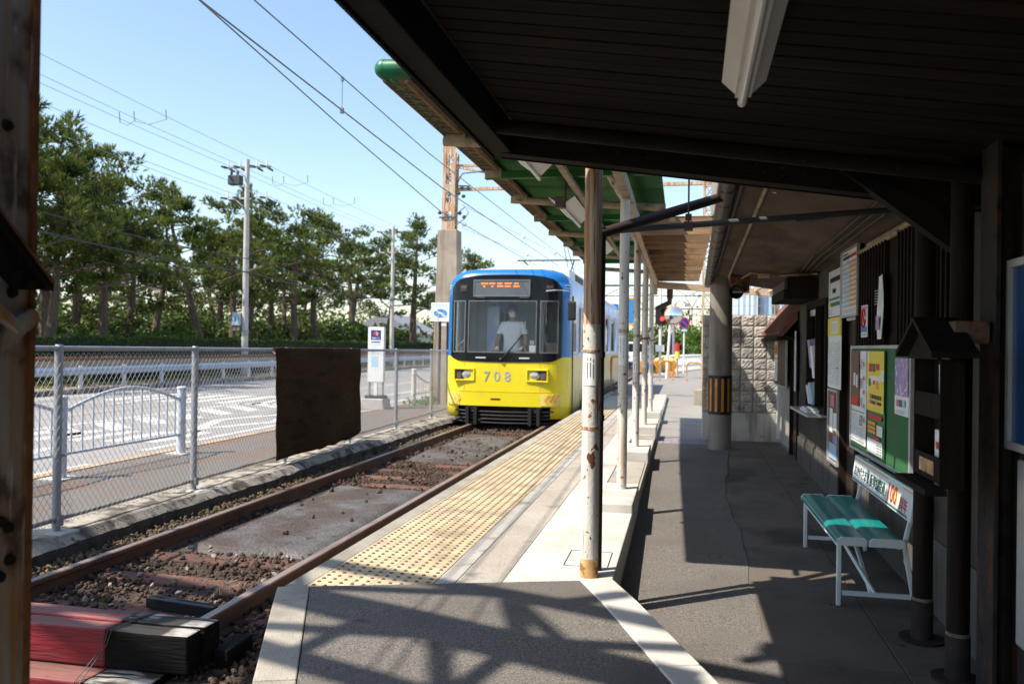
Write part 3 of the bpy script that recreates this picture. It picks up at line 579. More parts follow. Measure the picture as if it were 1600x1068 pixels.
# ================================================================== WHITE RAILINGS, BUS STOP, SIGN
def railing(ya_, yb_, label, arch, posts=(True,True), h=.9, nb=12, m=M['pale_blue_paint']):
    x = -6.56; t = thing('pavement_railing', label, 'railing', (x,ya_,0), 'low railings along the pavement edge')
    for y, on in ((ya_,posts[0]),(yb_,posts[1])):
        if not on: continue
        b = MB(); b.tube([(x,y,.012),(x,y,h-.03),(x,y,h-.012)], .058, 12); b.tube([(x,y,h-.03),(x,y,h-.015),(x,y,h)], [.066,.066,.05], 12)
        for z in (.26,.74): b.tube([(x,y+.0,z),(x,y+.1,z)], .022, 8); b.tube([(x,y,z),(x,y-.1,z)], .022, 8)
        b.build('post', m, t, smooth=True)
        b = MB(); b.box(x-.16,x+.16,y-.16,y+.16,0,.012); b.build('post_base', M['concrete'], t)
    L_ = yb_-ya_; zt = lambda s: .73+arch*math.sin(math.pi*s)**1.0 if arch > 0 else .80+arch*math.sin(math.pi*s)
    top = [(x, ya_+.06+(L_-.12)*i/20, zt(i/20)) for i in range(21)]
    b = MB(); b.tube(top, .021, 8); b.build('top_rail', m, t, smooth=True)
    b = MB(); b.tube([(x,ya_+.06,.26),(x,yb_-.06,.26)], .018, 8); b.build('bottom_rail', m, t, smooth=True)
    for k in range(nb):
        s = (k+.5)/nb; b = MB(); y = ya_+.06+(L_-.12)*s; b.tube([(x,y,.26),(x,y,zt(s))], .0115, 8); b.build('baluster', m, t, smooth=True)
railing(5.55,7.74,'pale railing panel with an arched top, partly behind the rusty column', .20, (True,False))
railing(7.74,9.92,'pale railing panel with an arched top between two white posts, behind the fence', .20)
railing(19.7,22.3,'old white railing panel with a sagging top beside the concrete gantry pillar', -.28, m=M['old_white'])

bt = thing('bus_stop_sign', 'white bus stop pillar with a blue emblem panel on a square concrete base', 'bus stop', (-7.0,18.2,0))
BX, BY = -6.98, 18.2; hw_ = .195
b = MB(); b.box(BX-hw_,BX+hw_,BY-.06,BY+.06,.62,1.90); b.build('cabinet', M['white_paint'], bt, bevel=.008)
b = MB(); b.box(BX-hw_+.005,BX+hw_-.005,BY-.055,BY+.055,1.9,1.915); b.build('cap', M['rust_edge'], bt)
for s in (-1,1):
    b = MB(); b.box(BX+s*(hw_-.03)-.02,BX+s*(hw_-.03)+.02,BY-.02,BY+.02,.3,.62); b.build('leg', M['rust_rail'], bt)
b = MB(); b.box(BX-.04,BX+.04,BY-.05,BY+.0,.3,.6); b.build('back_plate', M['white_paint'], bt)
b = MB(); b.prism([(BX-.29,-.02),(BX+.29,-.02),(BX+.25,.24),(BX-.25,.24)], 1, BY-.25, BY+.25); b.build('base', M['concrete'], bt, bevel=.02)
b = MB(); b.box(BX-.22,BX+.22,BY-.16,BY+.16,.24,.31); b.build('foot_tray', M['black'], bt, bevel=.01)
fy = BY-.062
b = MB(); b.box(BX-.125,BX+.125,fy-.001,fy,1.60,1.83,0)
b.add([(BX,fy-.003,1.805),(BX-.065,fy-.003,1.755),(BX-.04,fy-.003,1.70),(BX,fy-.003,1.725)], [(0,1,2,3)], 1); b.add([(BX-.045,fy-.0035,1.71),(BX-.02,fy-.0035,1.69),(BX-.02,fy-.0035,1.73)], [(0,1,2)], 1)
b.add([(BX+.002,fy-.003,1.805),(BX+.065,fy-.003,1.75),(BX+.035,fy-.003,1.685),(BX+.002,fy-.003,1.74)], [(0,3,2,1)], 2)
text_mb(b, '南海バス', .048, (BX-.098,fy-.0035,1.625), (1,0,0), (0,0,1), 3)
b.build('emblem_panel', [M['bus_blue'],M['print_red'],M['print_orange'],M['paper']], bt)
b = MB()
for k in range(8): b.box(BX-.115+k*.029,BX-.092+k*.029,fy-.001,fy,1.535,1.565,0)
b.box(BX-.125,BX+.125,fy-.001,fy,1.475,1.50,1)
for k in range(7): b.box(BX-.12,BX-.12+random.uniform(.1,.22),fy-.001,fy,1.44-k*.03,1.448-k*.03,2)
b.box(BX-.10,BX+.06,fy-.001,fy,.98,1.22,1)
b.build('timetable_print', [M['print_black'],M['print_lblue'],M['print_grey']], bt)

ns = thing('no_cycling_sign', 'white square sign with a blue struck-through bicycle symbol on a black pole', 'sign', (-6.05,20.2,0))
b = MB(); b.tube([(-6.05,20.2,0),(-6.05,20.2,2.55)], .035, 10); b.build('pole', M['black'], ns, smooth=True)
b = MB(); b.box(-6.27,-5.78,20.13,20.15,2.10,2.58); b.build('plate', M['white_paint'], ns, bevel=.006)
b = MB(); pts = [(-6.02+.17*math.cos(a*math.pi/12)*1.05, 2.31+.11*math.sin(a*math.pi/12)) for a in range(24)]
b.prism(pts, 1, 20.127, 20.129, 0)
for k in range(5): b.box(-6.22+k*.08,-6.17+k*.08,20.127,20.129,2.49,2.54,1)
b.box(-6.1,-6.06,20.127,20.129,2.14,2.16,0)
for cx in (-6.1,-5.95): b.tube([(cx+.045*math.cos(q*math.pi/6),20.124,2.27+.045*math.sin(q*math.pi/6)) for q in range(13)], .006, 5, 2)
b.bar((-6.1,20.124,2.27),(-6.02,20.124,2.34),.012,mi=2); b.bar((-6.02,20.124,2.34),(-5.95,20.124,2.27),.012,mi=2); b.bar((-6.16,20.122,2.40),(-5.88,20.122,2.22),.022,mi=2)
b.build('symbol', [M['print_blue'],M['print_lblue'],M['white_paint']], ns)

# ================================================================== TRAM
TXC, TY, HW, TL = -3.32, 15.35, 1.2, 13.6
tram = thing('tram', 'blue and yellow tram number 708 coming along the track beside the platform', 'tram', (TXC,TY,0))
def fy_(x):                                                  # plan curve of the front
    q = min(abs(x-TXC)/HW, 1); return TY+.05*q*q+.33*q**9
def rake(z): return .0 if z < 1.3 else .07*(z-1.3)/1.5
XB = [-1.2,-1.195,-1.18,-1.15,-1.11,-1.05,-.98,-.90,-.77,-.62,-.45,-.2,0,.2,.45,.62,.77,.90,.98,1.05,1.11,1.15,1.18,1.195,1.2]
ZB = [.13,.36,.62,1.30,1.36,1.8,2.36,2.72]
YS = [TY+.5,TY+.72,TY+1.42,TY+1.75,TY+2.1,TY+2.3,TY+3.0,TY+3.4,TY+4.4,TY+4.5,TY+5.5,TY+5.6,TY+6.6,TY+6.7,TY+7.7,TY+7.8,TY+8.8,TY+9.8,TY+11,TY+13.3]
b = MB(); cols = [( TXC-HW, y) for y in reversed(YS)]+[(TXC+x, None) for x in XB]+[(TXC+HW, y) for y in YS]
nC, nZ = len(cols), len(ZB)
for z in ZB:
    for (x, y) in cols:
        xx = x; yy_ = y if y is not None else fy_(x)+rake(z)
        if z > 2.6: xx = TXC+(x-TXC)*.985
        b.v.append((xx, yy_, z))
nS = len(YS); win = {(TY+1.75,TY+2.1),(TY+2.3,TY+3.0),(TY+3.4,TY+4.4),(TY+4.5,TY+5.5),(TY+5.6,TY+6.6),(TY+6.7,TY+7.7),(TY+7.8,TY+8.8),(TY+9.8,TY+11)}
for k in range(nZ-1):
    for c in range(nC-1):
        z0, z1 = ZB[k], ZB[k+1]; zc = (z0+z1)/2; x = (cols[c][0]+cols[c+1][0])/2-TXC
        isf = nS <= c < nS+len(XB)-1
        mi = 0 if zc < 1.3 else 1
        if isf:
            if zc < .36 and abs(x) < .92: continue
            if 1.36 < zc < 2.36 and abs(x) < 1.04: continue
        elif c in (nS-1, nS+len(XB)-1): pass
        else:
            ys_ = sorted((cols[c][1], cols[c+1][1])); mi = 2 if zc > 1.3 else 3
            if ys_[0] < TY+.6: mi = 0 if zc < 1.3 else 1
            if tuple(ys_) in win and 1.36 < zc < 2.36: continue
            if zc < .36 and ys_[0] > TY+2: continue
        b.f.append((k*nC+c, k*nC+c+1, (k+1)*nC+c+1, (k+1)*nC+c)); b.m.append(mi)
body = b.build('body', [M['tram_yellow'],M['tram_blue'],M['tram_side'],M['tram_side_low']], tram, smooth=True)
sm = body.modifiers.new('s','SOLIDIFY'); sm.thickness = .03; sm.offset = 0
# domed roof
b = MB(); rows = [(1.0,2.72,0),(.985,2.80,.01),(.95,2.87,.035),(.88,2.93,.08),(.72,2.985,.17),(.45,3.02,.3),(0,3.03,.4)]
ring = cols
for f_, z, bk in rows:
    for (x, y) in ring:
        yy_ = y if y is not None else fy_(x)+rake(z)+bk*.9
        xo = TXC+(x-TXC)*.985*(f_ if y is not None or True else 1)
        b.v.append((xo, max(yy_, TY+.1), z + (0 if y is not None else 0)))
for k in range(len(rows)-1):
    for c in range(nC-1):
        b.f.append((k*nC+c, k*nC+c+1, (k+1)*nC+c+1, (k+1)*nC+c)); b.m.append(0 if k < 4 and c > nS-3 and c < nC-nS+3 else 1)
b.build('roof', [M['tram_blue'],M['tram_grey']], tram, smooth=True)
def patch(x0, x1, zlo, zhi, off, name, m, par=tram, n=14):   # strip that follows the curved front
    b = MB()
    for i in range(n+1):
        x = x0+(x1-x0)*i/n
        for z in (zlo(x), zhi(x)): b.v.append((TXC+x, fy_(TXC+x)+rake(z)-off, z))
    b.f = [(2*i,2*i+2,2*i+3,2*i+1) for i in range(n)]; b.m = [0]*n
    o = b.build(name, m, par); s_ = o.modifiers.new('s','SOLIDIFY'); s_.thickness = .012; s_.offset = 0; return o
top_ = lambda x: 2.865-.13*(x/1.08)**4-.02*(x/1.08)**2 if abs(x) < 1.0 else 2.725-(abs(x)-1.0)*1.3
bot_ = lambda x: 1.19+.02*x*x+(max(0,abs(x)-.9)*.75)**1.3
K = lambda v: (lambda x: v)
patch(-1.085,1.085,K(2.37),top_,.020,'front_panel',M['black_gloss'],n=26)
patch(-1.085,1.085,bot_,K(1.37),.020,'front_panel',M['black_gloss'],n=26)
patch(-1.085,-1.03,K(1.37),K(2.37),.020,'front_panel',M['black_gloss'],n=2); patch(1.03,1.085,K(1.37),K(2.37),.020,'front_panel',M['black_gloss'],n=2)
for xm in (-.745,.655): patch(xm-.03,xm+.03,K(1.37),K(2.37),.022,'mullion',M['black_gloss'],n=2)
for x0, x1 in ((-1.03,-.775),(-.715,.625),(.685,1.03)):
    gl = patch(x0,x1,K(1.37),K(2.37),.006,'windscreen',M['glass'],n=8)
    for z0, z1 in ((1.37,1.39),(2.35,2.37)): patch(x0,x1,K(z0),K(z1),.028,'window_trim',M['trim_grey'],gl,n=8)
    for xx in (x0, x1-.016): patch(xx,xx+.016,K(1.37),K(2.37),.028,'window_trim',M['trim_grey'],gl,n=1)
# destination display, marker lights, wipers, headlights
dd = patch(-.60,.47,K(2.47),K(2.745),.040,'destination_display',M['led_panel'],n=8)
for a in ((-.62,.49,2.445,2.47),(-.62,.49,2.745,2.77)): patch(a[0],a[1],K(a[2]),K(a[3]),.050,'display_frame',M['trim_grey'],dd,n=8)
for xx in (-.622,.47): patch(xx,xx+.022,K(2.47),K(2.745),.050,'display_frame',M['trim_grey'],dd,n=1)
b = MB()
for z, segs in ((2.695,((-.47,-.345),(-.31,-.195),(-.15,-.05),(-.005,.125),(.18,.205),(.225,.25))),(2.64,((-.425,-.385),(-.265,-.237),(-.15,-.03),(-.003,.11),(.165,.275)))):
    for x0, x1 in segs:
        x = x0
        while x < x1-.004:
            yy_ = fy_(TXC+x)+rake(z)-.052; b.box(TXC+x,TXC+x+.016,yy_,yy_+.003,z-.016,z+.016); x += .020
b.build('led_text', M['led'], dd)
for x in (-.90,.78):
    lp = patch(x,x+.16,K(2.53),K(2.68),.030,'marker_light',M['black'],n=2)
    patch(x+.025,x+.135,K(2.555),K(2.60),.042,'marker_lens',M['dark_brown'],lp,n=2); patch(x+.025,x+.135,K(2.61),K(2.65),.042,'marker_lens',M['seat_dark'],lp,n=2)
for x0 in (-.955,.475):
    z0 = .855; w_ = .36; yb = fy_(TXC+x0+w_/2)
    fr = MB()
    for (a,b2,c,d) in ((x0-.03,x0+w_+.03,z0-.035,z0-.002),(x0-.03,x0+w_+.03,z0+.182,z0+.215),(x0-.03,x0-.002,z0-.002,z0+.182),(x0+w_+.002,x0+w_+.03,z0-.002,z0+.182)):
        fr.box(TXC+a,TXC+b2,fy_(TXC+x0)-.045 if 0 else yb-.05,yb+.02,c,d)
    hl = fr.build('headlight', M['tram_yellow'], tram, bevel=.008)
    b = MB(); b.box(TXC+x0,TXC+x0+w_,yb-.016,yb-.012,z0,z0+.18); b.build('reflector_box', M['tram_dark'], hl)
    lx = x0+.23 if x0 < 0 else x0+.13; lx2 = x0+.07 if x0 < 0 else x0+.29
    b = MB(); b.sphere((TXC+lx,yb-.015,z0+.09),.085,14,8,0,(1.15,.25,.95)); b.build('lamp', M['lamp_glass'], hl, smooth=True)
    b = MB(); b.box(TXC+lx2-.05,TXC+lx2+.05,yb-.026,yb-.016,z0+.02,z0+.16); b.build('turn_lamp', M['seat_dark'], hl)
b = MB()
for k, c in enumerate('708'): text_mb(b, c, .275, (TXC-.40+k*.205,fy_(TXC)-.020,.828), (1,0,0), (0,0,1), 0, 1.0)
# letterspacing: spread the three digits
b.build('fleet_number', M['number'], tram)
# bumper band, chevrons, slot
patch(-1.16,1.16,lambda x: .355,lambda x: .615,.045,'bumper_band',M['tram_yellow'],n=26)
for sgn in (-1,1):
    xa, xb = (-1.14,-.86) if sgn < 0 else (.73,1.10)
    def cv(f0, f1, nm, m_, off):
        b = MB(); 
        for i in range(2):
            pass
        zc, hh = .485, .105; d_ = -sgn                       # points towards the middle
        pts = []
        for z, e in ((zc-hh,0),(zc,.085),(zc+hh,0)):
            pts.append((z, e))
        A_ = [(f0+d_*e, z) for z, e in pts]; B_ = [(f1+d_*e, z) for z, e in reversed(pts)]
        poly = A_+B_; vs = [(TXC+x, fy_(TXC+x)-off, z) for x, z in poly]
        b.add(vs, [(0,1,4,5),(1,2,3,4)]); return b.build(nm, m_, tram)
    patch(xa,xb,K(.375),K(.595),.0525,'chevron_ground',M['chev_pale'],n=5)
    for k in range(3):
        s0 = (xa+.01+k*.085) if sgn < 0 else (xb-.01-k*.085-.0)
        cv(s0, s0+.045*(1 if sgn < 0 else -1), 'chevron', M['chevron'], .064)
b = MB(); b.box(TXC-.24,TXC-.05,fy_(TXC)-.06,fy_(TXC)-.05,.478,.503); b.build('coupling_slot', M['black'], tram, bevel=.008)
wp = MB(); y_ = fy_(TXC)+.0; wp.bar((TXC-.05,y_-.05,1.24),(TXC+.20,y_-.04,1.52),.028,.02); wp.bar((TXC+.04,y_-.055,1.32),(TXC+.36,y_-.045,1.72),.018,.02); wp.sphere((TXC-.05,y_-.04,1.24),.035,8,5)
wp.build('wiper', M['black'], tram)
for x in (-.55,.30):
    b = MB(); b.tube([(TXC+x,y_+.03,2.40),(TXC+x,y_-.03,2.42),(TXC+x+.17,y_-.03,2.42),(TXC+x+.17,y_+.03,2.38)], .010, 6); b.build('grab_bar', M['black'], tram)
    b = MB(); b.box(TXC+x,TXC+x+.2,y_-.03,y_-.012,1.262,1.285); b.build('step_plate', M['tram_grey'], tram)
# mirror
b = MB(); b.tube([(TXC+.80,y_+.03,2.55),(TXC+1.0,y_-.08,2.56),(TXC+1.22,y_-.02,2.555),(TXC+1.27,y_+.05,2.50),(TXC+1.275,y_+.06,2.0)], .014, 7)
mr_ = b.build('mirror_arm', M['chrome'], tram, smooth=True)
b = MB(); b.box(TXC+1.21,TXC+1.37,y_+.02,y_+.075,2.0,2.36); b.build('mirror', M['black'], mr_, bevel=.03)
# underframe, rails of the catcher
b = MB(); b.box(TXC-.98,TXC+.98,TY+.28,TY+13,.10,.40,0); b.box(TXC-1.12,TXC+1.12,TY+2.2,TY+13,.12,.5,0); b.build('underframe', M['tram_dark'], tram)
ct = MB()
for k, z in enumerate((.26,.19,.12,.05)):
    s_ = 1.02-.03*k; yc = TY+.02; ct.tube([(TXC-s_,yc+.26,z+.02),(TXC-s_-.04,yc+.14,z+.01),(TXC-s_+.10,yc+.02,z),(TXC-.6,yc-.04,z-.012),(TXC,yc-.06,z-.018),(TXC+.6,yc-.04,z-.012),(TXC+s_-.10,yc+.02,z),(TXC+s_+.04,yc+.14,z+.01),(TXC+s_,yc+.26,z+.02)], .016, 7)
ct.build('catcher_bars', M['tram_dark'], tram, smooth=True)
for x in (-.72,.50):
    b = MB()
    for e in (0,.16): b.box(TXC+x+e,TXC+x+e+.06,TY-.09,TY+.05,.0,.33)
    b.box(TXC+x-.02,TXC+x+.24,TY-.02,TY+.05,.28,.36); b.build('bracket', M['tram_dark'], tram)
for yb in (TY+2.4,TY+4.2,TY+9.6,TY+11.4):
    for x in TX:
        b = MB(); b.tube([(x-.05,yb,.33),(x+.05,yb,.33)], .33, 20); b.build('wheel', M['tram_dark'], tram)
b = MB(); b.box(TXC-HW+.03,TXC+HW-.03,TY+13.22,TY+13.28,.2,1.4); b.box(TXC-HW+.03,TXC+HW-.03,TY+13.22,TY+13.28,2.3,3.0); b.box(TXC-HW+.03,TXC-.9,TY+13.22,TY+13.28,1.4,2.3); b.box(TXC+.9,TXC+HW-.03,TY+13.22,TY+13.28,1.4,2.3); b.build('rear_wall', M['tram_blue'], tram)
b = MB(); b.box(TXC-.9,TXC+.9,TY+13.24,TY+13.25,1.4,2.3); b.build('rear_window', M['glass_dark'], tram)
b = MB(); b.box(TXC-1.1,TXC+1.1,TY+6,TY+6.05,.46,2.9); b.build('saloon_partition', M['interior'], tram)
b = MB(); b.box(TXC-1.1,TXC+1.1,TY+.6,TY+13,2.74,2.76); b.build('ceiling', M['interior'], tram)
for z in (2.62,2.67):
    for x0, x1 in ((-1.198,-1.12),(1.12,1.198)): patch(x0,x1,K(z),K(z+.015),.012,'white_stripe',M['white_paint'],n=4)
for z in (.625,): patch(-1.17,1.17,K(z),K(z+.006),.014,'panel_seam',M['chevron'],n=20)
for x in (-.78,.70): patch(x,x+.006,K(.64),K(1.2),.013,'panel_seam',M['chevron'],n=1)
# side doors, windows, roof gear
sx = TXC+HW
def frame_y(y0,y1,z0,z1,name,gm,t=.03,x=sx):
    b = MB()
    for a in ((y0,y1,z0,z0+t),(y0,y1,z1-t,z1),(y0,y0+t,z0+t,z1-t),(y1-t,y1,z0+t,z1-t)): b.box(x-.012,x+.02,*a)
    f_ = b.build(name, M['tram_dark'] if gm is None else M['alu'], tram)
    b = MB(); b.box(x-.006,x-.002,y0+t,y1-t,z0+t,z1-t); b.build('pane', M['glass_dark'], f_); return f_
for y0, y1 in sorted(win): frame_y(y0,y1,1.36,2.36,'window',1)
for y0, y1 in sorted(win):
    b = MB(); b.box(TXC-HW+.002,TXC-HW+.006,y0,y1,1.36,2.36); b.build('pane', M['glass_dark'], tram)
b = MB(); b.box(sx-.005,sx+.012,TY+.76,TY+1.40,.22,2.50); dr = b.build('door', M['tram_side_low'], tram, bevel=.01)
b = MB(); b.box(sx+.012,sx+.018,TY+.86,TY+1.30,1.30,2.36); b.build('pane', M['glass_dark'], dr)
b = MB(); b.box(sx+.012,sx+.03,TY+.74,TY+.80,.22,2.5); b.box(sx+.0,sx+.03,TY+.78,TY+1.4,.17,.21); b.build('door_edge', M['black'], dr)
b = MB()
for k in range(10): b.box(sx+.001,sx+.004,TY+1.6+k*.9,TY+1.9+k*.9+random.uniform(0,.3),.75+random.uniform(0,.1),1.0+random.uniform(0,.15),k%3)
b.build('side_graphic', [M['print_lblue'],M['print_pink'],M['print_purple']], tram)
b = MB(); b.prism([(TXC-.55,3.0),(TXC+1.0,2.92),(TXC+1.0,3.13),(TXC+.9,3.20),(TXC-.3,3.24),(TXC-.55,3.12)], 1, TY+1.9, TY+4.4); ac = b.build('roof_unit', M['tram_grey'], tram, bevel=.03)
b = MB()
for k in range(3): b.box(TXC+1.001,TXC+1.006,TY+2.7+k*.52,TY+3.15+k*.52,2.96,3.10)
b.build('vent', M['tram_dark'], ac)
b = MB(); pz = 3.05; yp = TY+5.2
for s in (-.5,.5): b.tube([(TXC+s,yp,pz),(TXC+s*.8,yp+1.0,pz+.32),(TXC+s*1.3,yp,pz+.62)], .018, 6)
b.tube([(TXC-.8,yp,pz+.63),(TXC+.8,yp,pz+.63)], .02, 6); b.tube([(TXC-.6,yp,pz),(TXC+.6,yp,pz)], .03, 6); b.build('pantograph', M['tram_dark'], tram)
b = MB(); b.tube([(TXC+.75,TY+4.0,2.95),(TXC+.62,TY+3.6,3.8)], .008, 5); b.tube([(TXC+.9,TY+4.0,2.95),(TXC+.7,TY+3.6,3.8)], .008, 5); b.build('roof_rod', M['tram_dark'], tram)
# cab
b = MB(); b.box(TXC-1.15,TXC+1.15,TY+.4,TY+13,.40,.46); b.build('cab_floor', M['seat_dark'], tram)
b = MB(); b.box(TXC-1.14,TXC-.62,TY+1.55,TY+1.6,.46,2.7); b.box(TXC+.35,TXC+.5,TY+1.55,TY+1.6,.46,2.7); b.box(TXC-.62,TXC+.35,TY+1.55,TY+1.6,.46,1.2); b.box(TXC-.62,TXC+.35,TY+1.55,TY+1.6,2.45,2.7); b.build('cab_partition', M['interior'], tram)
b = MB(); b.box(TXC-1.0,TXC+1.0,TY+.22,TY+.5,1.18,1.33); b.box(TXC-.42,TXC+.42,TY+.35,TY+.62,1.05,1.40); b.build('console', M['seat_dark'], tram, bevel=.02)
b = MB(); b.box(TXC-.55,TXC-.30,TY+.9,TY+.93,1.35,2.3); b.build('cab_curtain', M['tram_side'], tram)
b = MB(); b.box(TXC+.72,TXC+.95,TY+.5,TY+.75,1.33,1.58); b.build('fare_box', M['beige_paint'], tram, bevel=.02)
b = MB(); b.box(TXC+.42,TXC+.56,TY+.36,TY+.5,1.38,1.52); b.box(TXC+.42,TXC+.52,TY+.40,TY+.5,1.53,1.62); b.build('ticket_machine', M['white_paint'], tram, bevel=.015)
b = MB(); b.bar((TXC-.93,TY+.32,1.34),(TXC-.93,TY+.32,1.48),.03); b.bar((TXC-.98,TY+.30,1.50),(TXC-.84,TY+.30,1.62),.10,.03); b.build('side_monitor', M['tram_grey'], tram)
b = MB(); b.tube([(TXC+.62,TY+1.2,.46),(TXC+.62,TY+1.2,2.6)], .02, 8); b.tube([(TXC+.3,TY+.62,1.33),(TXC+.3,TY+.62,2.0)], .018, 8); b.build('grab_pole', M['chrome'], tram)
for k in range(6):
    for s in (-1,1):
        b = MB(); b.box(TXC+s*.72-.28,TXC+s*.72+.28,TY+2.4+k*1.6,TY+2.85+k*1.6,.46,.92); b.box(TXC+s*.72-.28,TXC+s*.72+.28,TY+2.85+k*1.6,TY+2.95+k*1.6,.6,1.45); b.build('seat', M['seat_dark'], tram, bevel=.03)

# the driver
def skin_mesh(name, joints, edges, m, root_i, lvl=2):
    me = bpy.data.meshes.new(name); me.from_pydata([j[:3] for j in joints], edges, []); ob = bpy.data.objects.new(name, me); COL.objects.link(ob)
    md = ob.modifiers.new('k','SKIN'); md.use_smooth_shade = True
    for i, j in enumerate(joints):
        sv = me.skin_vertices[0].data[i]; r_ = j[3]; sv.radius = (r_, r_) if not isinstance(r_, tuple) else r_; sv.use_root = (i == root_i)
    ss = ob.modifiers.new('s','SUBSURF'); ss.levels = lvl; ss.render_levels = lvl
    dg = bpy.context.evaluated_depsgraph_get(); dg.update()
    m2 = bpy.data.meshes.new_from_object(ob.evaluated_get(dg)); bpy.data.objects.remove(ob)
    m2.materials.clear(); m2.materials.append(m); m2.polygons.foreach_set('use_smooth', [True]*len(m2.polygons)); return m2
dx, dy, dz = TXC+.03, TY+.66, .50
per = thing('person', 'tram driver in white short-sleeved shirt, dark cap and face mask behind the windscreen', 'person', (dx,dy,dz))
J = [(0,0,.92,(.155,.11)),(0,0,1.12,(.145,.105)),(0,.0,1.34,(.175,.115)),(0,0,1.46,(.10,.075)),(0,-.01,1.53,(.055,.055)),(0,-.02,1.60,(.062,.075)),(0,-.03,1.70,(.078,.095)),(0,-.02,1.78,(.060,.075))]
E_ = [(i,i+1) for i in range(7)]
def chain(pts, frm):
    b0 = len(J); J.extend(pts); E_.append((frm,b0)); E_.extend((b0+i,b0+i+1) for i in range(len(pts)-1)); return b0
for s in (-1,1):
    chain([(s*.19,0,1.42,.062),(s*.27,-.01,1.20,.048),(s*.30,-.14,1.02,.040),(s*.25,-.28,.965,.030),(s*.24,-.34,.955,.036),(s*.235,-.39,.945,.020)], 2)
    hb = len(J)-2
    for q, (fxx, ln) in enumerate(((-.024,.055),(-.008,.065),(.008,.060),(.022,.048))):
        chain([(s*.24+fxx,-.36,.95,.009),(s*.24+fxx,-.36-ln*.7,.945,.008),(s*.24+fxx*.9,-.36-ln,.92,.007)], hb)
    chain([(s*.21,-.345,.955,.010),(s*.195,-.375,.945,.009),(s*.20,-.40,.935,.008)], hb)
    chain([(s*.10,0,.86,.095),(s*.11,-.01,.48,.062),(s*.11,.02,.08,.045),(s*.115,-.06,.03,.042),(s*.12,-.16,.025,.032)], 0)
bodym = skin_mesh('body', J, E_, M['skin'], 0); o = bpy.data.objects.new('body', bodym); COL.objects.link(o); o.parent = per
def pick(name, m, keep, off):                                # a garment grown off the body surface
    bm = bmesh.new(); bm.from_mesh(bodym); bm.normal_update()
    bmesh.ops.delete(bm, geom=[f for f in bm.faces if not keep(f.calc_center_median())], context='FACES')
    for v in bm.verts: v.co += v.normal*off
    me = bpy.data.meshes.new(name); bm.to_mesh(me); bm.free(); me.materials.clear(); me.materials.append(m)
    ob = bpy.data.objects.new(name, me); COL.objects.link(ob); ob.parent = per; sd = ob.modifiers.new('s','SOLIDIFY'); sd.thickness = .006; return ob
pick('shirt', M['shirt'], lambda c: .86 < c.z < 1.50 and not (abs(c.x) > .17 and (c.z < 1.24 or c.y < -.08)) and not (c.z > 1.48 and abs(c.x) < .05), .022)
pick('trousers', M['trousers'], lambda c: .06 < c.z < .90 and abs(c.x) < .21, .016)
pick('shoe', M['black'], lambda c: c.z < .075, .010)
pick('mask', M['mask'], lambda c: 1.585 < c.z < 1.675 and c.y < -.045 and abs(c.x) < .08, .012)
b = MB(); b.sphere((0,-.02,1.775),.098,16,8,0,(.98,1.12,.75)); b.prism([(-.085,-.09),(.085,-.09),(.07,-.17),(-.07,-.17)], 2, 1.755, 1.765); b.build('cap', M['navy'], per, smooth=True, off=(0,0,0)).parent = per
b = MB(); b.sphere((0,.012,1.70),.096,14,8,0,(.9,1.0,.95)); b.build('hair', M['hair'], per, off=(0,0,0))
for s in (-1,1):
    b = MB(); b.sphere((s*.034,-.122,1.71),.011,8,5); b.build('eye', M['black'], per, off=(0,0,0))
    b = MB(); b.sphere((s*.083,-.02,1.68),.022,8,6,0,(.4,.8,1.3)); b.build('ear', M['skin'], per, off=(0,0,0))

# ================================================================== GREEN PLATFORM CANOPY
can = thing('platform_canopy', 'green-roofed platform canopy carried on a row of rust-spotted white pipe posts', 'canopy', (-.5,4.2,.29))
CY0, CY1 = 4.30, 14.6
def roofz(x): return 2.97+.07*(-x-.2)/1.4                     # underside of the sheets, a little higher at the track
ny = int((CY1-CY0)/1.28)+1; yb_ = [CY0+(CY1-CY0)*i/ny for i in range(ny+1)]
for i in range(ny):
    b = MB(); n = 12; x0, x1 = -1.62, -.18; y0, y1 = yb_[i]+.002, yb_[i+1]-.002; k = 26; vs = []
    for j in range(k+1):
        y = y0+(y1-y0)*j/k; dzz = .012*math.cos(j*math.pi)
        vs += [(x0,y,roofz(x0)+dzz),(x1,y,roofz(x1)+dzz)]
    b.add(vs, [(2*j,2*j+1,2*j+3,2*j+2) for j in range(k)]); o = b.build('roof_sheet', M['green_roof'], can, smooth=False)
    sd = o.modifiers.new('s','SOLIDIFY'); sd.thickness = .006
for i, y in enumerate(yb_[1:]):
    b = MB()
    if i % 2 == 0: b.tube([(-1.62,y,2.905),(-.16,y,2.80)], .036, 12)
    else: b.box(-1.6,-.2,y-.03,y+.03,2.87,2.93)
    b.build('cross_beam', M['beige_paint'] if i % 2 == 0 else M['green_roof'], can, smooth=(i % 2 == 0))
    b = MB(); b.box(-1.60,-1.46,y-.035,y+.035,2.875,2.945); b.build('bracket', M['beige_paint'], can, bevel=.006)
b = MB(); b.tube([(-1.63,CY0-.01,3.02),(-1.63,CY1,3.02)], .052, 16); b.tube([(-1.63,CY0,3.02),(-.18,CY0+.0,2.975)], .052, 16); b.sphere((-1.63,CY0,3.02),.0535,16,10); b.build('edge_roll', M['green_edge'], can, smooth=True)
b = MB(); y = CY0+.05
b.tube([(-1.63,CY0,2.955),(-1.63,CY1,2.955)], .009, 5); b.tube([(-1.50,CY0,2.945),(-1.50,CY1,2.945)], .012, 5)
b.box(-1.625,-1.505,CY0+.02,CY1,2.985,2.992)
while y < CY1-.1:
    b.bar((-1.63,y,2.952),(-1.50,y+.05,2.945),.008); b.bar((-1.63,y+.11,2.95),(-1.50,y+.02,2.945),.006); y += .13
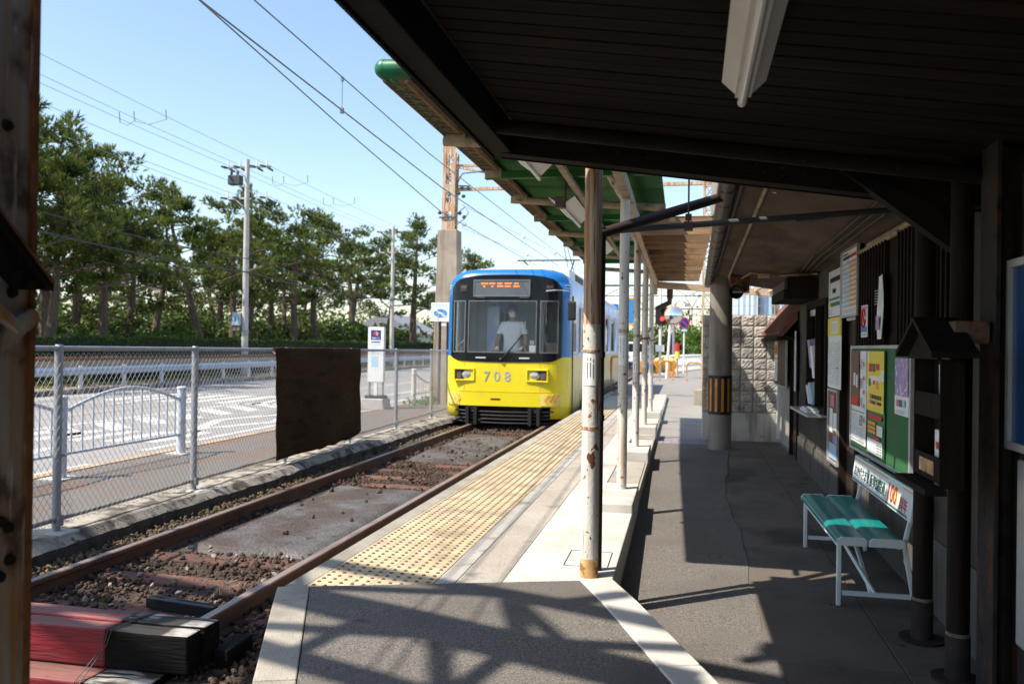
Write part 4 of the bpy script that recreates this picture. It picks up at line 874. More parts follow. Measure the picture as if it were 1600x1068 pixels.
stuff(b.build('edge_netting', M['old_net'], can))
posts_y = [4.33, 6.72, 9.42, 11.98, 14.6]; posts_x = [-.463,-.462,-.500,-.515,-.52]; pz0 = [.296,.36,.385,.40,.40]
for i, (x, y, z) in enumerate(zip(posts_x, posts_y, pz0)):
    b = MB(); r_ = .0475 if i == 0 else .040; zk = 2.70
    if i == 0:
        b.tube([(x,y,z+.0),(x,y,z+.10)], r_+.001, 18, 2); b.tube([(x,y,z+.10),(x,y,1.62)], r_, 18, 0); b.tube([(x-.0,y,1.62),(x-.0,y,2.86)], r_-.001, 18, 1)
    else: b.tube([(x,y,z),(x,y,1.75)], r_, 16, 0); b.tube([(x,y,1.75),(x,y,zk),(x-.07,y+.0,zk+.12),(x-.13,y,zk+.22)], r_, 16, 0 if i != 1 else 0)
    p = b.build('post', [M['old_white'],M['rusty_white'],M['rust_foot']], can, smooth=True)
    b = MB(); b.tube([(x,y,1.62 if i else 1.475),(x,y,1.65 if i else 1.487)], r_+.004, 16); b.tube([(x,y,1.07),(x,y,1.085)], r_+.003, 16) if i in (0,) else None
    b.build('band', M['rust_edge'] if i == 3 else M['rusty_white'], p, smooth=True)
    # notice wrapped round the post, facing the path
    b = MB(); z0, z1 = (1.30,1.465) if i == 0 else ((1.36,1.60) if i == 1 else (1.22,1.40)); n = 10; a0, a1 = R(215), R(305)
    vs = []
    for k in range(n+1):
        a = a0+(a1-a0)*k/n; vs += [(x+(r_+.002)*math.cos(a), y+(r_+.002)*math.sin(a), z0), (x+(r_+.002)*math.cos(a), y+(r_+.002)*math.sin(a), z1)]
    b.add(vs, [(2*k,2*k+2,2*k+3,2*k+1) for k in range(n)])
    for c in range(4 if i == 0 else 2):                      # columns of small vertical print
        a = a0+(a1-a0)*((.2+c*.2) if i == 0 else (.3+c*.4)); zz = z1-.02
        for q in range(int((z1-z0-.05)/.0085)):
            if random.random() < .2: continue
            ra = r_+.0028; e = .0024/r_; b.add([(x+ra*math.cos(a-e),y+ra*math.sin(a-e),zz-q*.0085-.006),(x+ra*math.cos(a+e),y+ra*math.sin(a+e),zz-q*.0085-.006),(x+ra*math.cos(a+e),y+ra*math.sin(a+e),zz-q*.0085),(x+ra*math.cos(a-e),y+ra*math.sin(a-e),zz-q*.0085)], [(0,1,2,3)], 1)
    b.build('notice', [M['paper'],M['print_black']], p)
b = MB(); b.bar((-.45,4.8,2.755),(-.45,14.6,2.735),.07,.10); b.build('long_beam', M['beige_paint'], can, bevel=.006)
# fluorescent lamps under the canopy
def strip_lamp(p0, p1, wd, label, group=None, cat='strip light', box=False):
    p0, p1 = Vector(p0), Vector(p1); t = thing('strip_light', label, cat, p0, group); d = (p1-p0).normalized(); a = d.cross(Vector((0,0,1))).normalized()
    b = MB(); h = Vector((0,0,1))*wd*.38; q = wd/2
    for s in (-1,1):
        e0, e1 = p0+d*wd*.0, p1-d*wd*.5
        b.add([e0+a*s*.012+h*.25, p1-d*.02+a*s*.012+h*.25, e1+d*.0+a*s*q+h*1.0, e0+a*s*q+h*1.0], [(0,1,2,3)])
    o = b.build('reflector', M['lamp_white'], t); sd = o.modifiers.new('s','SOLIDIFY'); sd.thickness = .004
    b = MB(); b.bar(p0+h*.55, p1-d*.05+h*.55, .05, .05); b.build('body', M['lamp_white'], t)
    b = MB(); b.tube([p0, p1-d*.03], .014, 12); b.build('tube', M['tube'], t, smooth=True)
    b = MB(); b.tube([p1-d*.035, p1-d*.005], .0155, 12); b.bar(p1-d*.03,p1-d*.03+h*.6,.02,.02); b.build('tube_socket', M['lamp_white'], t)
    if box: b = MB(); b.bar(p0-d*.10+h*.3,p0+d*.0+h*.3,.08,.09); b.build('ballast_box', M['brown_paint'], t, bevel=.006)
    b = MB()
    for q in (.2,.8): pp = p0+(p1-p0)*q; b.bar(pp+h*.5,(pp.x,pp.y,max(pp.z+h.z+.05, roofz(pp.x) if cat else 0) if not group else pp.z+.30),.012)
    if group: b.build('hanger', M['brown_paint'], t)
    return t
strip_lamp((-1.02,4.75,2.70),(-1.02,5.85,2.71),.22,'strip light under the green canopy nearest the camera, left of the front post','strip lights under the canopy')
strip_lamp((-.99,6.75,2.66),(-.99,8.0,2.68),.22,'strip light under the green canopy with a brown ballast box at its near end','strip lights under the canopy',box=True)
strip_lamp((-.98,9.5,2.66),(-.98,10.7,2.68),.22,'small strip light under the green canopy farthest along, seen beside the front post','strip lights under the canopy')
b = MB(); b.bar((-.86,4.75,2.79),(-.86,12.5,2.79),.05,.03); b.build('cable_tray', M['beige_paint'], can)

# downpipe at the front post and its slanting drain
gp = thing('rain_gutter', 'brown round gutter pipe along the concrete eaves with a slanting drain pipe', 'gutter', (.28,4.3,2.46))
b = MB(); b.tube([(.235,4.2,2.45),(.345,11.5,2.38)], .052, 14); b.build('gutter_pipe', M['brown_paint'], gp, smooth=True)
for k in range(13):
    b = MB(); y = 4.9+k*.5+random.uniform(-.1,.1); x = .235+.11*(y-4.2)/7.3; q = -.0096*(y-4.2); b.tube([(x-.053,y,2.47+q),(x-.03,y,2.405+q),(x+.02,y,2.395+q),(x+.055,y,2.44+q)], .004, 4); b.build('strap', M['dark_brown'], gp)
b = MB(); b.tube([(-.432,4.462,.30),(-.432,4.462,2.15)], .024, 12); b.tube([(-.47,4.42,2.10),(.235,5.12,2.42)], .029, 12); b.build('drain_pipe', M['dark_brown'], gp, smooth=True)
for z in (1.46,1.12): b = MB(); b.tube([(-.432,4.462,z-.015),(-.432,4.462,z+.015)], .029, 12); b.build('clip', M['dark_brown'], gp)
b = MB(); b.tube([(-.43,4.78,2.17),(-.395,4.78,2.175),(1.31,4.93,2.30)], .018, 10); b.tube([(.62,4.87,2.245),(.78,4.885,2.258)], .022, 10)
b.tube([(-.43,4.78,2.17),(-.465,4.7,2.12),(-.47,4.5,2.10)], .018, 10)
cdt = solo('cable_conduit', b, M['grey_cable'], 'dark grey conduit crossing above the path from the front post to the wall', 'conduit', (-.43,4.78,2.17), smooth=True)
hg = thing('hanger_rod', 'thin rod with a clamp holding the crossing conduit', 'hanger', (.03,4.82,2.2))
b = MB(); b.tube([(.03,4.82,2.19),(.03,4.82,2.6)], .006, 6); b.build('rod', M['brown_paint'], hg)
b = MB(); b.box(.005,.055,4.795,4.845,2.175,2.225); b.box(.012,.048,4.80,4.84,2.235,2.27); b.build('clamp', M['brown_paint'], hg)

# wooden lath roof between canopy and eaves
wl = thing('lath_roof', 'weathered brown boards laid as a slatted roof between the canopy and the concrete eaves', 'slatted roof', (0,10,2.6))
for k in range(10):
    b = MB(); y = 7.95+k*.62; e_ = random.uniform(-.012,.012); b.box(-.395,.27,y,y+.03,2.585+e_,2.735); b.build('board', M['lath'], wl)
    b = MB(); b.box(-.13,-.07,y-.012,y,2.70,2.74); b.build('spacer', M['joist'], wl)
b = MB(); b.add([(-.40,7.9,2.745),(.30,7.9,2.745),(.30,13.8,2.745),(-.40,13.8,2.745)], [(0,1,2,3)]); b.build('clear_sheet', M['clear_sheet'], wl)
b = MB(); b.bar((-.425,6.9,2.66),(-.425,13.75,2.60),.05,.11); b.build('side_joist', M['joist'], wl, bevel=.004)
b = MB(); b.bar((-.47,13.8,2.55),(1.8,13.8,2.38),.06,.11); b.build('end_joist', M['joist'], wl, bevel=.004)
b = MB(); b.box(-.46,-.40,13.72,13.78,2.38,2.62); b.build('joist_end', M['joist'], wl)
b = MB(); b.bar((1.45,13.6,2.42),(1.45,13.6,1.2),.09,.09); b.build('stud', M['lath'], wl)
for k in range(3):
    b = MB(); b.bar((1.15+k*.22,13.75,2.46-.016*k),(1.28+k*.22,12.9,2.52),.04,.06); b.build('rafter', M['joist'], wl)
b = MB(); b.box(-.25,-.15,13.9,14.0,2.33,2.50); b.tube([(-.2,13.95,2.36),(-.21,13.95,2.26),(-.42,13.9,2.15)], .045, 10); solo('drain_elbow', b, M['brown_paint'], 'brown drain elbow hanging at the end of the slatted roof', 'drain pipe', (-.2,13.95,2.2))

# ================================================================== STATION BUILDING
WX = 1.35
st = thing('station_building', 'old station building with rough grey wall, dark windows and wooden trim along the path', 'building', (WX,4,.1))
# wall with openings: door Y 6.80..7.28, ticket window Y 8.05..9.2, window bays Y 4.5..6.65 above z 1.55, far door 10.2..11.0
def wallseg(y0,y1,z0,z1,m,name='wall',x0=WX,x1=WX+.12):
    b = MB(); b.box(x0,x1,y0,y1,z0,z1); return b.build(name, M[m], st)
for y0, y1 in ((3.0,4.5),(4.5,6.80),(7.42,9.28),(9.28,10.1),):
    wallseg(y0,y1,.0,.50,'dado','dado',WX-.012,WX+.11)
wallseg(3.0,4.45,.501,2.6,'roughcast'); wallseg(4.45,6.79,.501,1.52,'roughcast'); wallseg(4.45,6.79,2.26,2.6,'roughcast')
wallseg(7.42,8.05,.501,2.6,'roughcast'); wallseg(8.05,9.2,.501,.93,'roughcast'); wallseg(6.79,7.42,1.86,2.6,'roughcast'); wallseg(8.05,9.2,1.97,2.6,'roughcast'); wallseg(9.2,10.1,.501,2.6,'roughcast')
b = MB(); b.box(WX+.5,WX+.55,3.0,10.2,0,2.6); b.box(WX+.12,WX+.55,3.0,3.02,0,2.6); b.box(WX+.12,WX+3,10.16,10.2,0,2.9); b.build('back_wall', M['dark_hole'], st)
b = MB(); b.box(1.5,4.5,1.0,12.6,2.72,2.9); b.build('roof_slab', M['dark_brown'], st)
b = MB(); b.box(-.2,WX+.1,-4.6,-4.5,-.1,2.5); b.build('rear_wall', M['rust_steel'], st)  # unseen wall behind the camera, added to keep sky light off the right side
b = MB(); b.box(WX+.0,WX+.1,-4.5,3.0,-.1,2.5); b.build('unseen_end_wall', M['rust_steel'], st)  # side wall out of view, added likewise to darken the walkway
# door with frame
b = MB(); b.box(WX+.03,WX+.07,6.79,7.42,.1,1.86); dr = b.build('door', M['dark_brown'], st)
for y0, y1, z0, z1 in ((6.74,6.80,.1,1.9),(7.40,7.46,.1,1.9),(6.80,7.40,1.84,1.90)):
    b = MB(); b.box(WX-.03,WX+.03,y0,y1,z0,z1); b.build('door_frame', M['dark_timber'], st, bevel=.004)
b = MB(); b.box(WX+.0,WX+.03,6.9,7.3,1.75,1.83); b.build('light_panel', M['paper_shade'], dr)
b = MB(); b.sphere((WX-.0,6.86,.98),.016,8,6); b.build('door_knob', M['chrome'], dr)
# window bays behind vertical slats, each slat a piece
for y0, y1, n in ((5.80,6.62,10),(4.50,5.50,13)):
    b = MB(); b.box(WX+.04,WX+.05,y0,y1,1.52,2.26); wn = b.build('window', M['black'], st)
    for k in range(n):
        y = y0+.02+(y1-y0-.04)*k/(n-1); b = MB(); b.box(WX-.045,WX-.005,y-.013,y+.013,1.50,2.24); b.build('slat', M['dark_timber'], wn)
    for z in (1.55,2.2):
        b = MB(); b.box(WX-.004,WX+.02,y0,y1,z-.02,z+.02); b.build('slat_rail', M['dark_timber'], wn)
b = MB(); b.box(WX-.02,WX+.04,5.52,5.78,1.52,2.26); b.build('window_post', M['dark_timber'], st)
# ticket window
tw = MB(); 
for a in ((8.02,8.08,.90,1.99),(9.17,9.23,.90,1.99),(8.08,9.17,1.93,1.99),(8.08,9.17,.90,.95),(8.60,8.63,.95,1.93)): tw.box(WX-.05,WX+.04,*a)
twn = tw.build('ticket_window', M['dark_timber'], st, bevel=.004)
b = MB(); b.box(WX+.0,WX+.006,8.08,9.17,.95,1.93); b.build('pane', M['glass_dark'], twn)
b = MB(); b.box(WX+.25,WX+.27,8.0,9.3,.5,2.0); b.build('inner_wall', M['seat_dark'], twn)
b = MB(); b.box(WX-.02,WX+.01,8.7,9.15,1.86,1.92); b.build('blind', M['alu'], twn)
b = MB(); b.box(WX-.20,WX-.02,8.05,9.25,.875,.90); b.build('counter', M['alu'], twn, bevel=.004)
b = MB(); b.box(WX-.02,WX+.05,7.55,8.02,.5,.56); b.build('trim', M['dark_timber'], st)
# hood over the ticket window, boxes
b = MB(); b.prism([(WX-.34,2.02),(WX-.0,2.02),(WX-.0,2.24),(WX-.30,2.24),(WX-.30,2.12),(WX-.34,2.12)], 1, 8.75, 9.9); hd = b.build('window_hood', M['dark_timber'], st, bevel=.006)
b = MB(); b.box(WX-.33,WX-.30,8.78,9.87,2.02,2.21); b.build('hood_front', M['brown_paint'], hd, bevel=.004)
b = MB(); b.bar((WX-.01,7.0,2.40),(WX-.01,9.4,2.40),.06,.12); b.bar((WX-.01,9.2,2.2),(WX-.01,9.2,2.6),.08,.08); b.build('wall_beam', M['soffit'], st)
# far bay: door, boarded wall, notice cabinet, small tiled roof, white end post
b = MB(); b.box(WX+.02,WX+.06,10.1,10.75,.2,1.95); b.build('far_door', M['dark_brown'], st)
b = MB(); b.box(WX-.02,WX+.02,10.1,10.16,.2,1.95); b.box(WX-.02,WX+.02,10.72,10.78,.2,1.95); b.build('far_door_frame', M['dark_timber'], st)
for k in range(4):
    b = MB(); b.box(WX-.0,WX+.05,10.79+k*.29,11.07+k*.29,.24,1.9); b.build('wall_board', M['old_boards'], st, bevel=.003)
b = MB(); b.box(WX-.03,WX+.06,11.96,12.12,.26,1.75); b.build('end_post', M['white_paint'], st)
b = MB(); b.box(1.21,1.30,12.5,12.66,.22,1.74); b.build('gate_post', M['wall_base'], st)
b = MB(); b.prism([(1.12,1.70),(1.16,1.66),(1.62,2.20),(1.58,2.26)], 1, 10.1, 12.5); rf = b.build('tiled_eave', M['tile_roof'], st)
for k in range(10):
    b = MB(); b.tube([(1.13,10.2+k*.24,1.71),(1.60,10.2+k*.24,2.26)], .05, 8); b.build('roof_tile', M['tile_roof'], rf, smooth=True)
b = MB(); b.box(1.10,1.40,10.1,12.5,1.62,1.66); b.build('eave_board', M['dark_timber'], rf)
# concrete eaves with dark edge
ev = MB(); ev.add([(.33,4.2,2.56),(WX,4.2,2.33),(WX,11.4,2.27),(.395,11.4,2.43),(.33,4.2,2.70),(1.6,4.2,2.70),(1.6,11.4,2.60),(.395,11.4,2.57)],
   [(0,3,2,1),(4,5,6,7),(0,1,5,4),(2,3,7,6),(0,4,7,3),(1,2,6,5)]); ev = ev.build('concrete_eaves', M['soffit'], st)
b = MB(); b.bar((.315,4.2,2.60),(.38,11.4,2.475),.03,.16); b.build('eaves_fascia', M['rust_steel'], ev)
b = MB(); b.tube([(.345,4.3,2.535),(.41,11.35,2.41)], .02, 8); b.build('edge_bead', M['dark_brown'], ev)
b = MB(); b.tube([(.485,4.4,2.505),(.56,10.4,2.395),(.58,10.6,2.36)], .014, 8); b.tube([(.70,10.4,2.36),(.76,9.6,2.365),(1.05,9.6,2.325),(1.33,8.7,2.27)], .012, 8)
b.build('surface_conduit', M['beige_paint'], ev, smooth=True)
b = MB(); 
for k in range(3): b.tube([(1.10+k*.05,4.6,2.372-k*.012),(1.12+k*.05,7.5,2.33-k*.012),(1.2+k*.04,9.0,2.30-k*.01)], .010, 6)
b.build('cable_run', M['dark_brown'], ev)
b = MB(); b.tube([(WX-.02,4.7,2.27),(WX-.02,6.4,2.27)], .022, 8); b.tube([(WX-.03,5.5,2.25),(WX-.03,6.6,2.245),(WX-.05,6.62,2.22)], .018, 8); b.build('wall_pipe', M['beige_paint'], st, smooth=True)
b = MB(); b.sphere((.60,5.45,2.53),.085,16,8,0,(1,1,.45)); b.build('dome_lamp', M['lamp_white'], ev, smooth=True)
for k in range(1): 
    b = MB(); b.box(.83,.95,9.55,9.60,2.30,2.345); b.build('patch_mark', M['joist'], ev)

# ------------------------------------------------------------------ notices on the wall
def sheet(name, label, cat, y0, y1, z0, z1, x, m, prints=(), frame=None, group=None, thick=.004, curl=0):
    """flat sheet facing the path; prints = (material, list of (u0,u1,v0,v1)) with u from the far edge, v from the bottom"""
    t = thing(name, label, cat, (x,(y0+y1)/2,z0), group); b = MB(); n = 6
    vs = []
    for j in range(n+1):
        for i in range(n+1):
            u, v = i/n, j/n; vs.append((x-curl*math.sin(v*5+u*2)*.5-curl*(u*u), y1+(y0-y1)*u, z0+(z1-z0)*v))
    b.add(vs, [(j*(n+1)+i,j*(n+1)+i+1,(j+1)*(n+1)+i+1,(j+1)*(n+1)+i) for j in range(n) for i in range(n)])
    o = b.build('sheet', m, t); sd = o.modifiers.new('s','SOLIDIFY'); sd.thickness = thick; sd.offset = 1 if 0 else 0
    if prints:
        b = MB(); ms = []; few = sum(len(q[1]) for q in prints) <= 4
        for k, (pm, rects) in enumerate(prints):
            if pm not in ms: ms.append(pm)
            for (u0,u1,v0,v1) in rects:
                xx = x-.004-thick/2-curl*1.6-.0004*k
                b.add([(xx,y1+(y0-y1)*u0,z0+(z1-z0)*v0),(xx,y1+(y0-y1)*u1,z0+(z1-z0)*v0),(xx,y1+(y0-y1)*u1,z0+(z1-z0)*v1),(xx,y1+(y0-y1)*u0,z0+(z1-z0)*v1)], [(0,1,2,3)], ms.index(pm))
                if few: b.m = [0]; b.build('printed_band', M[pm], t); b = MB()
        if not few:
            o = b.build('print', [M[q] for q in ms], t)
            if len(b.f) > 40: stuff(o)
    if frame:
        b = MB(); f = .02
        for a in ((y0-f,y1+f,z0-f,z0),(y0-f,y1+f,z1,z1+f),(y0-f,y0,z0,z1),(y1,y1+f,z0,z1)): b.box(x-.018,x+.004,*a)
        b.build('frame', M[frame], t)
    return t
def rows(u0,u1,v0,v1,n,fill=.6,jit=.0):
    h = (v1-v0)/n; return [(u0, u1-random.uniform(0,jit), v0+k*h, v0+k*h+h*fill) for k in range(n)]
def cells(u0,u1,v0,v1,nu,nv,fu=.7,fv=.6,p=1.0):
    a = (u1-u0)/nu; h = (v1-v0)/nv
    return [(u0+i*a, u0+i*a+a*fu, v0+j*h, v0+j*h+h*fv) for i in range(nu) for j in range(nv) if random.random() < p]
X1 = WX-.03
sheet('timetable','tall white timetable with blue and orange column headings above the dark door','timetable',6.64,7.27,1.79,2.30,X1-.01,M['paper'],
  [('bus_blue',[(.05,.50,.88,.93)]),('print_red',[(.52,.97,.88,.93)]),('print_lblue',rows(.06,.49,.12,.86,10,.55)),('print_orange',rows(.53,.96,.12,.86,10,.55)),('print_grey',cells(.07,.95,.12,.86,9,20,.55,.45,.8)+rows(.08,.9,.03,.10,3,.4)),('print_black',[(.06,.4,.95,.97)])],'alu')
sheet('route_sign','white sign with black lettering above a green and yellow stripe, left of the timetable','sign',7.33,7.95,1.80,2.21,X1-.005,M['paper_shade'],
  [('print_black',cells(.15,.95,.74,.86,9,1,.6,.9)+cells(.35,.62,.50,.60,2,1,.7,1)+cells(.1,.9,.36,.40,8,1,.6,1)),('print_green',[(.2,1,.22,.30)]),('print_yellow',[(.03,.2,.22,.30)]),('print_grey',rows(.05,.3,.05,.16,3,.5))])
sheet('fare_notice','long white notice with a yellow top third, under the green-striped sign','notice',7.33,7.95,1.17,1.79,X1-.004,M['paper'],
  [('print_yellow',[(0,1,.74,1)]),('paper',[(.28,.75,.78,.95)]),('print_grey',cells(.3,.72,.80,.93,6,5,.7,.5)+cells(.06,.95,.06,.68,12,22,.6,.4,.75)),('print_red',[(.7,.85,.28,.30)])])
sheet('framed_poster','narrow silver-framed photo poster low on the rough wall right of the ticket window','poster',7.44,7.88,.53,1.14,X1,M['print_brown'],
  [('print_lblue',[(.05,.95,.03,.25)]),('paper',[(.1,.45,.40,.75),(.5,.9,.45,.7)]),('print_pink',[(.2,.6,.78,.95)]),('print_purple',[(.5,.9,.26,.38)])],'alu')
sheet('no_smoking_sign','narrow no-smoking sign with a red ring and a blue band hung on the slats','sign',6.22,6.42,1.60,1.83,WX-.06,M['paper'],
  [('print_pink',[(.08,.92,.86,.96)]),('print_blue',[(.06,.94,.16,.32)]),('print_grey',[(.1,.9,.05,.1),(.3,.7,.56,.62)])])
ns2 = bpy.data.objects[-1] if 0 else None
b = MB(); cy, cz = 6.32, 1.735; b.tube([(WX-.069,cy+.06*math.cos(q*math.pi/10),cz+.065*math.sin(q*math.pi/10)) for q in range(21)], .006, 5); b.bar((WX-.069,cy+.045,cz+.045),(WX-.069,cy-.045,cz-.045),.009)
par = [o for o in COL.objects if o.name.startswith('no_smoking_sign')][0]; b.build('red_ring', M['print_red'], par)
sheet('paper_sheet','curling white paper sheet in a plastic sleeve pinned to the slats above the board','paper',5.72,5.90,1.58,2.0,WX-.062,M['paper'],[('print_grey',rows(.1,.9,.55,.8,6,.3,.3)),('print_purple',[(.3,.75,.14,.36)])],curl=.012)
# ticket window leaflets
for y, z, h, c, lab in ((8.9,1.32,.30,'print_purple','purple leaflet pocket hanging in the ticket window'),(8.72,1.22,.34,'paper','white leaflet strip hanging in the ticket window'),(8.82,.94,.24,'print_lblue','pale blue leaflet bag standing at the foot of the ticket window'),(8.98,.93,.22,'paper_shade','clear leaflet bag at the left foot of the ticket window')):
    b = MB(); b.prism([(WX-.045,z),(WX-.005,z),(WX-.005,z+h),(WX-.075,z+h*.95)], 1, y-.07, y+.07); solo('leaflet_pocket', b, M[c], lab, 'leaflets', (WX-.04,y,z))
b = MB(); b.box(WX-.17,WX-.05,8.3,8.75,.90,.925); b.box(WX-.16,WX-.06,8.35,8.7,.925,.94); solo('paper_tray', b, M['paper_shade'], 'flat tray of papers on the ticket window counter', 'tray', (WX-.1,8.5,.9), bevel=.003)
sheet('far_noticeboard','grey noticeboard with an orange and white poster, farthest along the wall','noticeboard',10.75,12.0,1.04,1.70,X1-.03,M['brown_paint'],[('paper',[(.03,.33,.06,.95)]),('print_orange',[(.03,.33,.60,.80),(.03,.33,.50,.53)]),('print_grey',rows(.06,.30,.1,.46,7,.4)),('print_black',cells(.07,.3,.64,.76,3,2,.7,.6))],'alu',thick=.03)
sheet('door_notice','narrow white notice hanging beside the far door','notice',10.0,10.12,1.02,1.72,WX-.05,M['paper_shade'],[('print_grey',rows(.1,.9,.1,.9,12,.4,.2)),('print_yellow',[(.3,.8,.5,.6)])])
# green bulletin board
bb = thing('bulletin_board','green bulletin board in a grey frame above the bench','bulletin board',(WX-.05,5.95,.76))
b = MB(); b.box(WX-.055,WX-.035,5.10,6.77,.775,1.52); b.build('felt', M['board_green'], bb)
for a in ((5.08,6.79,.755,.777),(5.08,6.79,1.518,1.54),(5.08,5.102,.777,1.518),(6.768,6.79,.777,1.518)):
    b = MB(); b.box(WX-.065,WX-.03,*a); b.build('frame', M['alu'], bb, bevel=.003)
PX = WX-.060
sheet('festival_poster','brown photo poster with vertical black writing at the left end of the green board','poster',6.22,6.73,.82,1.50,PX,M['paper'],
  [('print_brown',[(.0,.58,.40,1.0)]),('paper_shade',[(.2,.34,.62,.76),(.38,.5,.60,.74)]),('print_red',[(.02,.5,.40,.50)]),('print_grey',cells(.06,.95,.05,.33,9,12,.6,.4,.8)),('print_black',[(.03,.97,.345,.352),(.03,.97,.03,.036)])],curl=.003)
par = [o for o in COL.objects if o.name.startswith('festival_poster')][0]; b = MB()
for k, c in enumerate('六月八日'): text_mb(b, c, .085, (PX-.014,6.385,1.37-k*.135), (0,-1,0), (0,0,1), 0)
b.build('lettering', M['print_black'], par)
b = MB()
for k in range(5): b.box(PX-.0135,PX-.013,6.25,6.28,1.42-k*.1-.03,1.42-k*.1)
b.build('red_lettering', M['print_red'], par)
sheet('yellow_poster','yellow event poster with red ribbon and orange panels in the middle of the green board','poster',5.66,6.15,.80,1.50,PX-.003,M['print_green'],
  [('print_yellow',[(0,1,.42,1)]),('paper',[(.02,.12,.9,1),(.85,1,.72,.82),(.0,.09,.6,.68),(.2,.8,.70,.76),(.62,.95,.2,.30),(.05,.95,.01,.15)]),('print_red',[(.12,.9,.345,.39),(.12,.34,.80,.88),(.55,.75,.82,.88),(.3,.8,.155,.185),(.38,.5,.68,.72)]),
   ('print_green',[(.36,.52,.80,.88),(.12,.26,.66,.73)]),('print_orange',[(.08,.56,.285,.32),(.08,.56,.245,.275),(.08,.56,.205,.235),(.55,.7,.64,.72)]),('print_black',cells(.25,.9,.54,.58,7,1,.7,1)+cells(.25,.9,.49,.52,8,1,.7,1)+cells(.65,.95,.03,.13,3,4,.6,.4)),('print_pink',[(.18,.3,.54,.585),(.18,.3,.49,.53),(.55,.65,.49,.53)])],curl=.003)
sheet('pale_poster','white poster with a blue and pink crowd picture at the right of the green board','poster',5.10,5.42,1.12,1.46,PX-.002,M['paper'],[('print_purple',[(.08,1,.34,1)]),('print_pink',[(.2,.38,.15,.27)]),('print_green',[(.42,.6,.15,.27)]),('print_lblue',[(.64,.82,.15,.27)]),('print_grey',rows(.2,.8,.04,.1,2,.4))],curl=.002)

# ------------------------------------------------------------------ bench
bn = thing('bench', 'low bench with glossy teal seat boards, white legs and a printed backrest', 'bench', (1.0,5.4,.11))
def fl(y): return zf(y)+.008
for x0, x1 in ((.842,.992),(1.004,1.185)):
    b = MB(); n = 8; vs = []
    pr = [(x0,.452),(x1,.452),(x1,.476),(x1-.01,.488),((x0+x1)/2,.490),(x0+.02,.487),(x0,.470)]
    b.prism(pr, 1, 4.75, 6.10); b.build('seat_board', M['bench_teal'], bn, smooth=True)
    b = MB(); b.prism([(x0-.002,.446),(x1+.002,.446),(x1+.002,.478),(x1-.01,.491),(x0+.02,.490),(x0-.002,.472)], 1, 4.738, 4.752); b.build('end_cap', M['bench_white'], bn); b = MB(); b.prism([(x0-.002,.446),(x1+.002,.446),(x1+.002,.478),(x1-.01,.491),(x0+.02,.490),(x0-.002,.472)], 1, 6.098, 6.112); b.build('end_cap', M['bench_white'], bn)
for y in (4.80,6.04):
    z = fl(y)
    b = MB(); b.bar((.862,y,z),(.862,y,.448),.024,.024,(0,1,0)); b.build('leg', M['bench_white'], bn, bevel=.004)
    b = MB(); b.bar((1.255,y,z),(1.195,y,.452),.024,.024,(0,1,0)); b.bar((1.195,y,.452),(1.262,y,.76),.024,.018,(0,1,0)); b.build('rear_leg', M['bench_white'], bn, bevel=.004)
    b = MB(); b.bar((.88,y,z+.07),(1.24,y,z+.07),.022,.022); b.build('cross_bar', M['bench_white'], bn)
    s = 1 if y < 5 else -1
    b = MB(); b.bar((1.03,y,z+.07),(1.00,y+s*.42,.446),.016,.022); b.bar((1.05,y,z+.07),(.90,y+s*.20,.446),.014,.02); b.build('brace', M['bench_white'], bn)
b = MB(); b.bar((.86,4.8,.437),(.86,6.04,.437),.02,.018); b.bar((1.17,4.8,.437),(1.17,6.04,.437),.02,.018); b.build('seat_rail', M['bench_white'], bn)
tb = math.radians(7); bx0, bz0 = 1.205, .585; bh = .175
b = MB(); U = Vector((math.sin(tb),0,math.cos(tb))); Nn = Vector((-math.cos(tb),0,math.sin(tb))); O = Vector((bx0,6.26,bz0))
def bp(y, v, o=0): return O+Vector((0,-y,0))+U*v+Nn*o
L_ = 1.52
b.add([bp(0,0,.0),bp(L_,0,.0),bp(L_,bh,.0),bp(0,bh,.0),bp(0,0,-.022),bp(L_,0,-.022),bp(L_,bh,-.022),bp(0,bh,-.022)], [(0,1,2,3),(7,6,5,4),(0,4,5,1),(1,5,6,2),(2,6,7,3),(3,7,4,0)])
bk = b.build('backrest', M['bench_white'], bn, bevel=.005)
b = MB(); b.add([bp(.0,bh+.001,.001),bp(L_,bh+.001,.001),bp(L_,bh+.004,-.024),bp(0,bh+.004,-.024)], [(0,1,2,3)],0)
def strip(y0,y1,v0,v1,mi,o=.0015): b.add([bp(y0,v0,o),bp(y1,v0,o),bp(y1,v1,o),bp(y0,v1,o)], [(0,1,2,3)], mi)
strip(.02,.98,bh-.024,bh-.017,1); strip(1.30,1.50,bh-.024,bh-.017,1); strip(.02,.96,.012,.019,2); strip(.97,1.46,.012,.019,2)
for k in range(22): strip(.975+k*.022,.985+k*.022,.019,.026,2)
text_mb(b, 'おかげさまで', .083, bp(.05,.05,.002), (0,-1,0), U, 3, .92); text_mb(b, '阪堺線開通', .088, bp(.53,.048,.002), (0,-1,0), U, 2, .92)
text_mb(b, '100', .155, bp(.985,.035,.0015), (0,-1,0), U, 4, 1.05); text_mb(b, '100', .150, bp(.99,.037,.004), (0,-1,0), U, 5, 1.03); text_mb(b, '周年', .085, bp(1.275,.036,.002), (0,-1,0), U, 5, .98)
b.build('lettering', [M['bench_teal'],M['print_orange'],M['print_dgreen'],M['print_black'],M['print_yellow'],M['print_red']], bk)

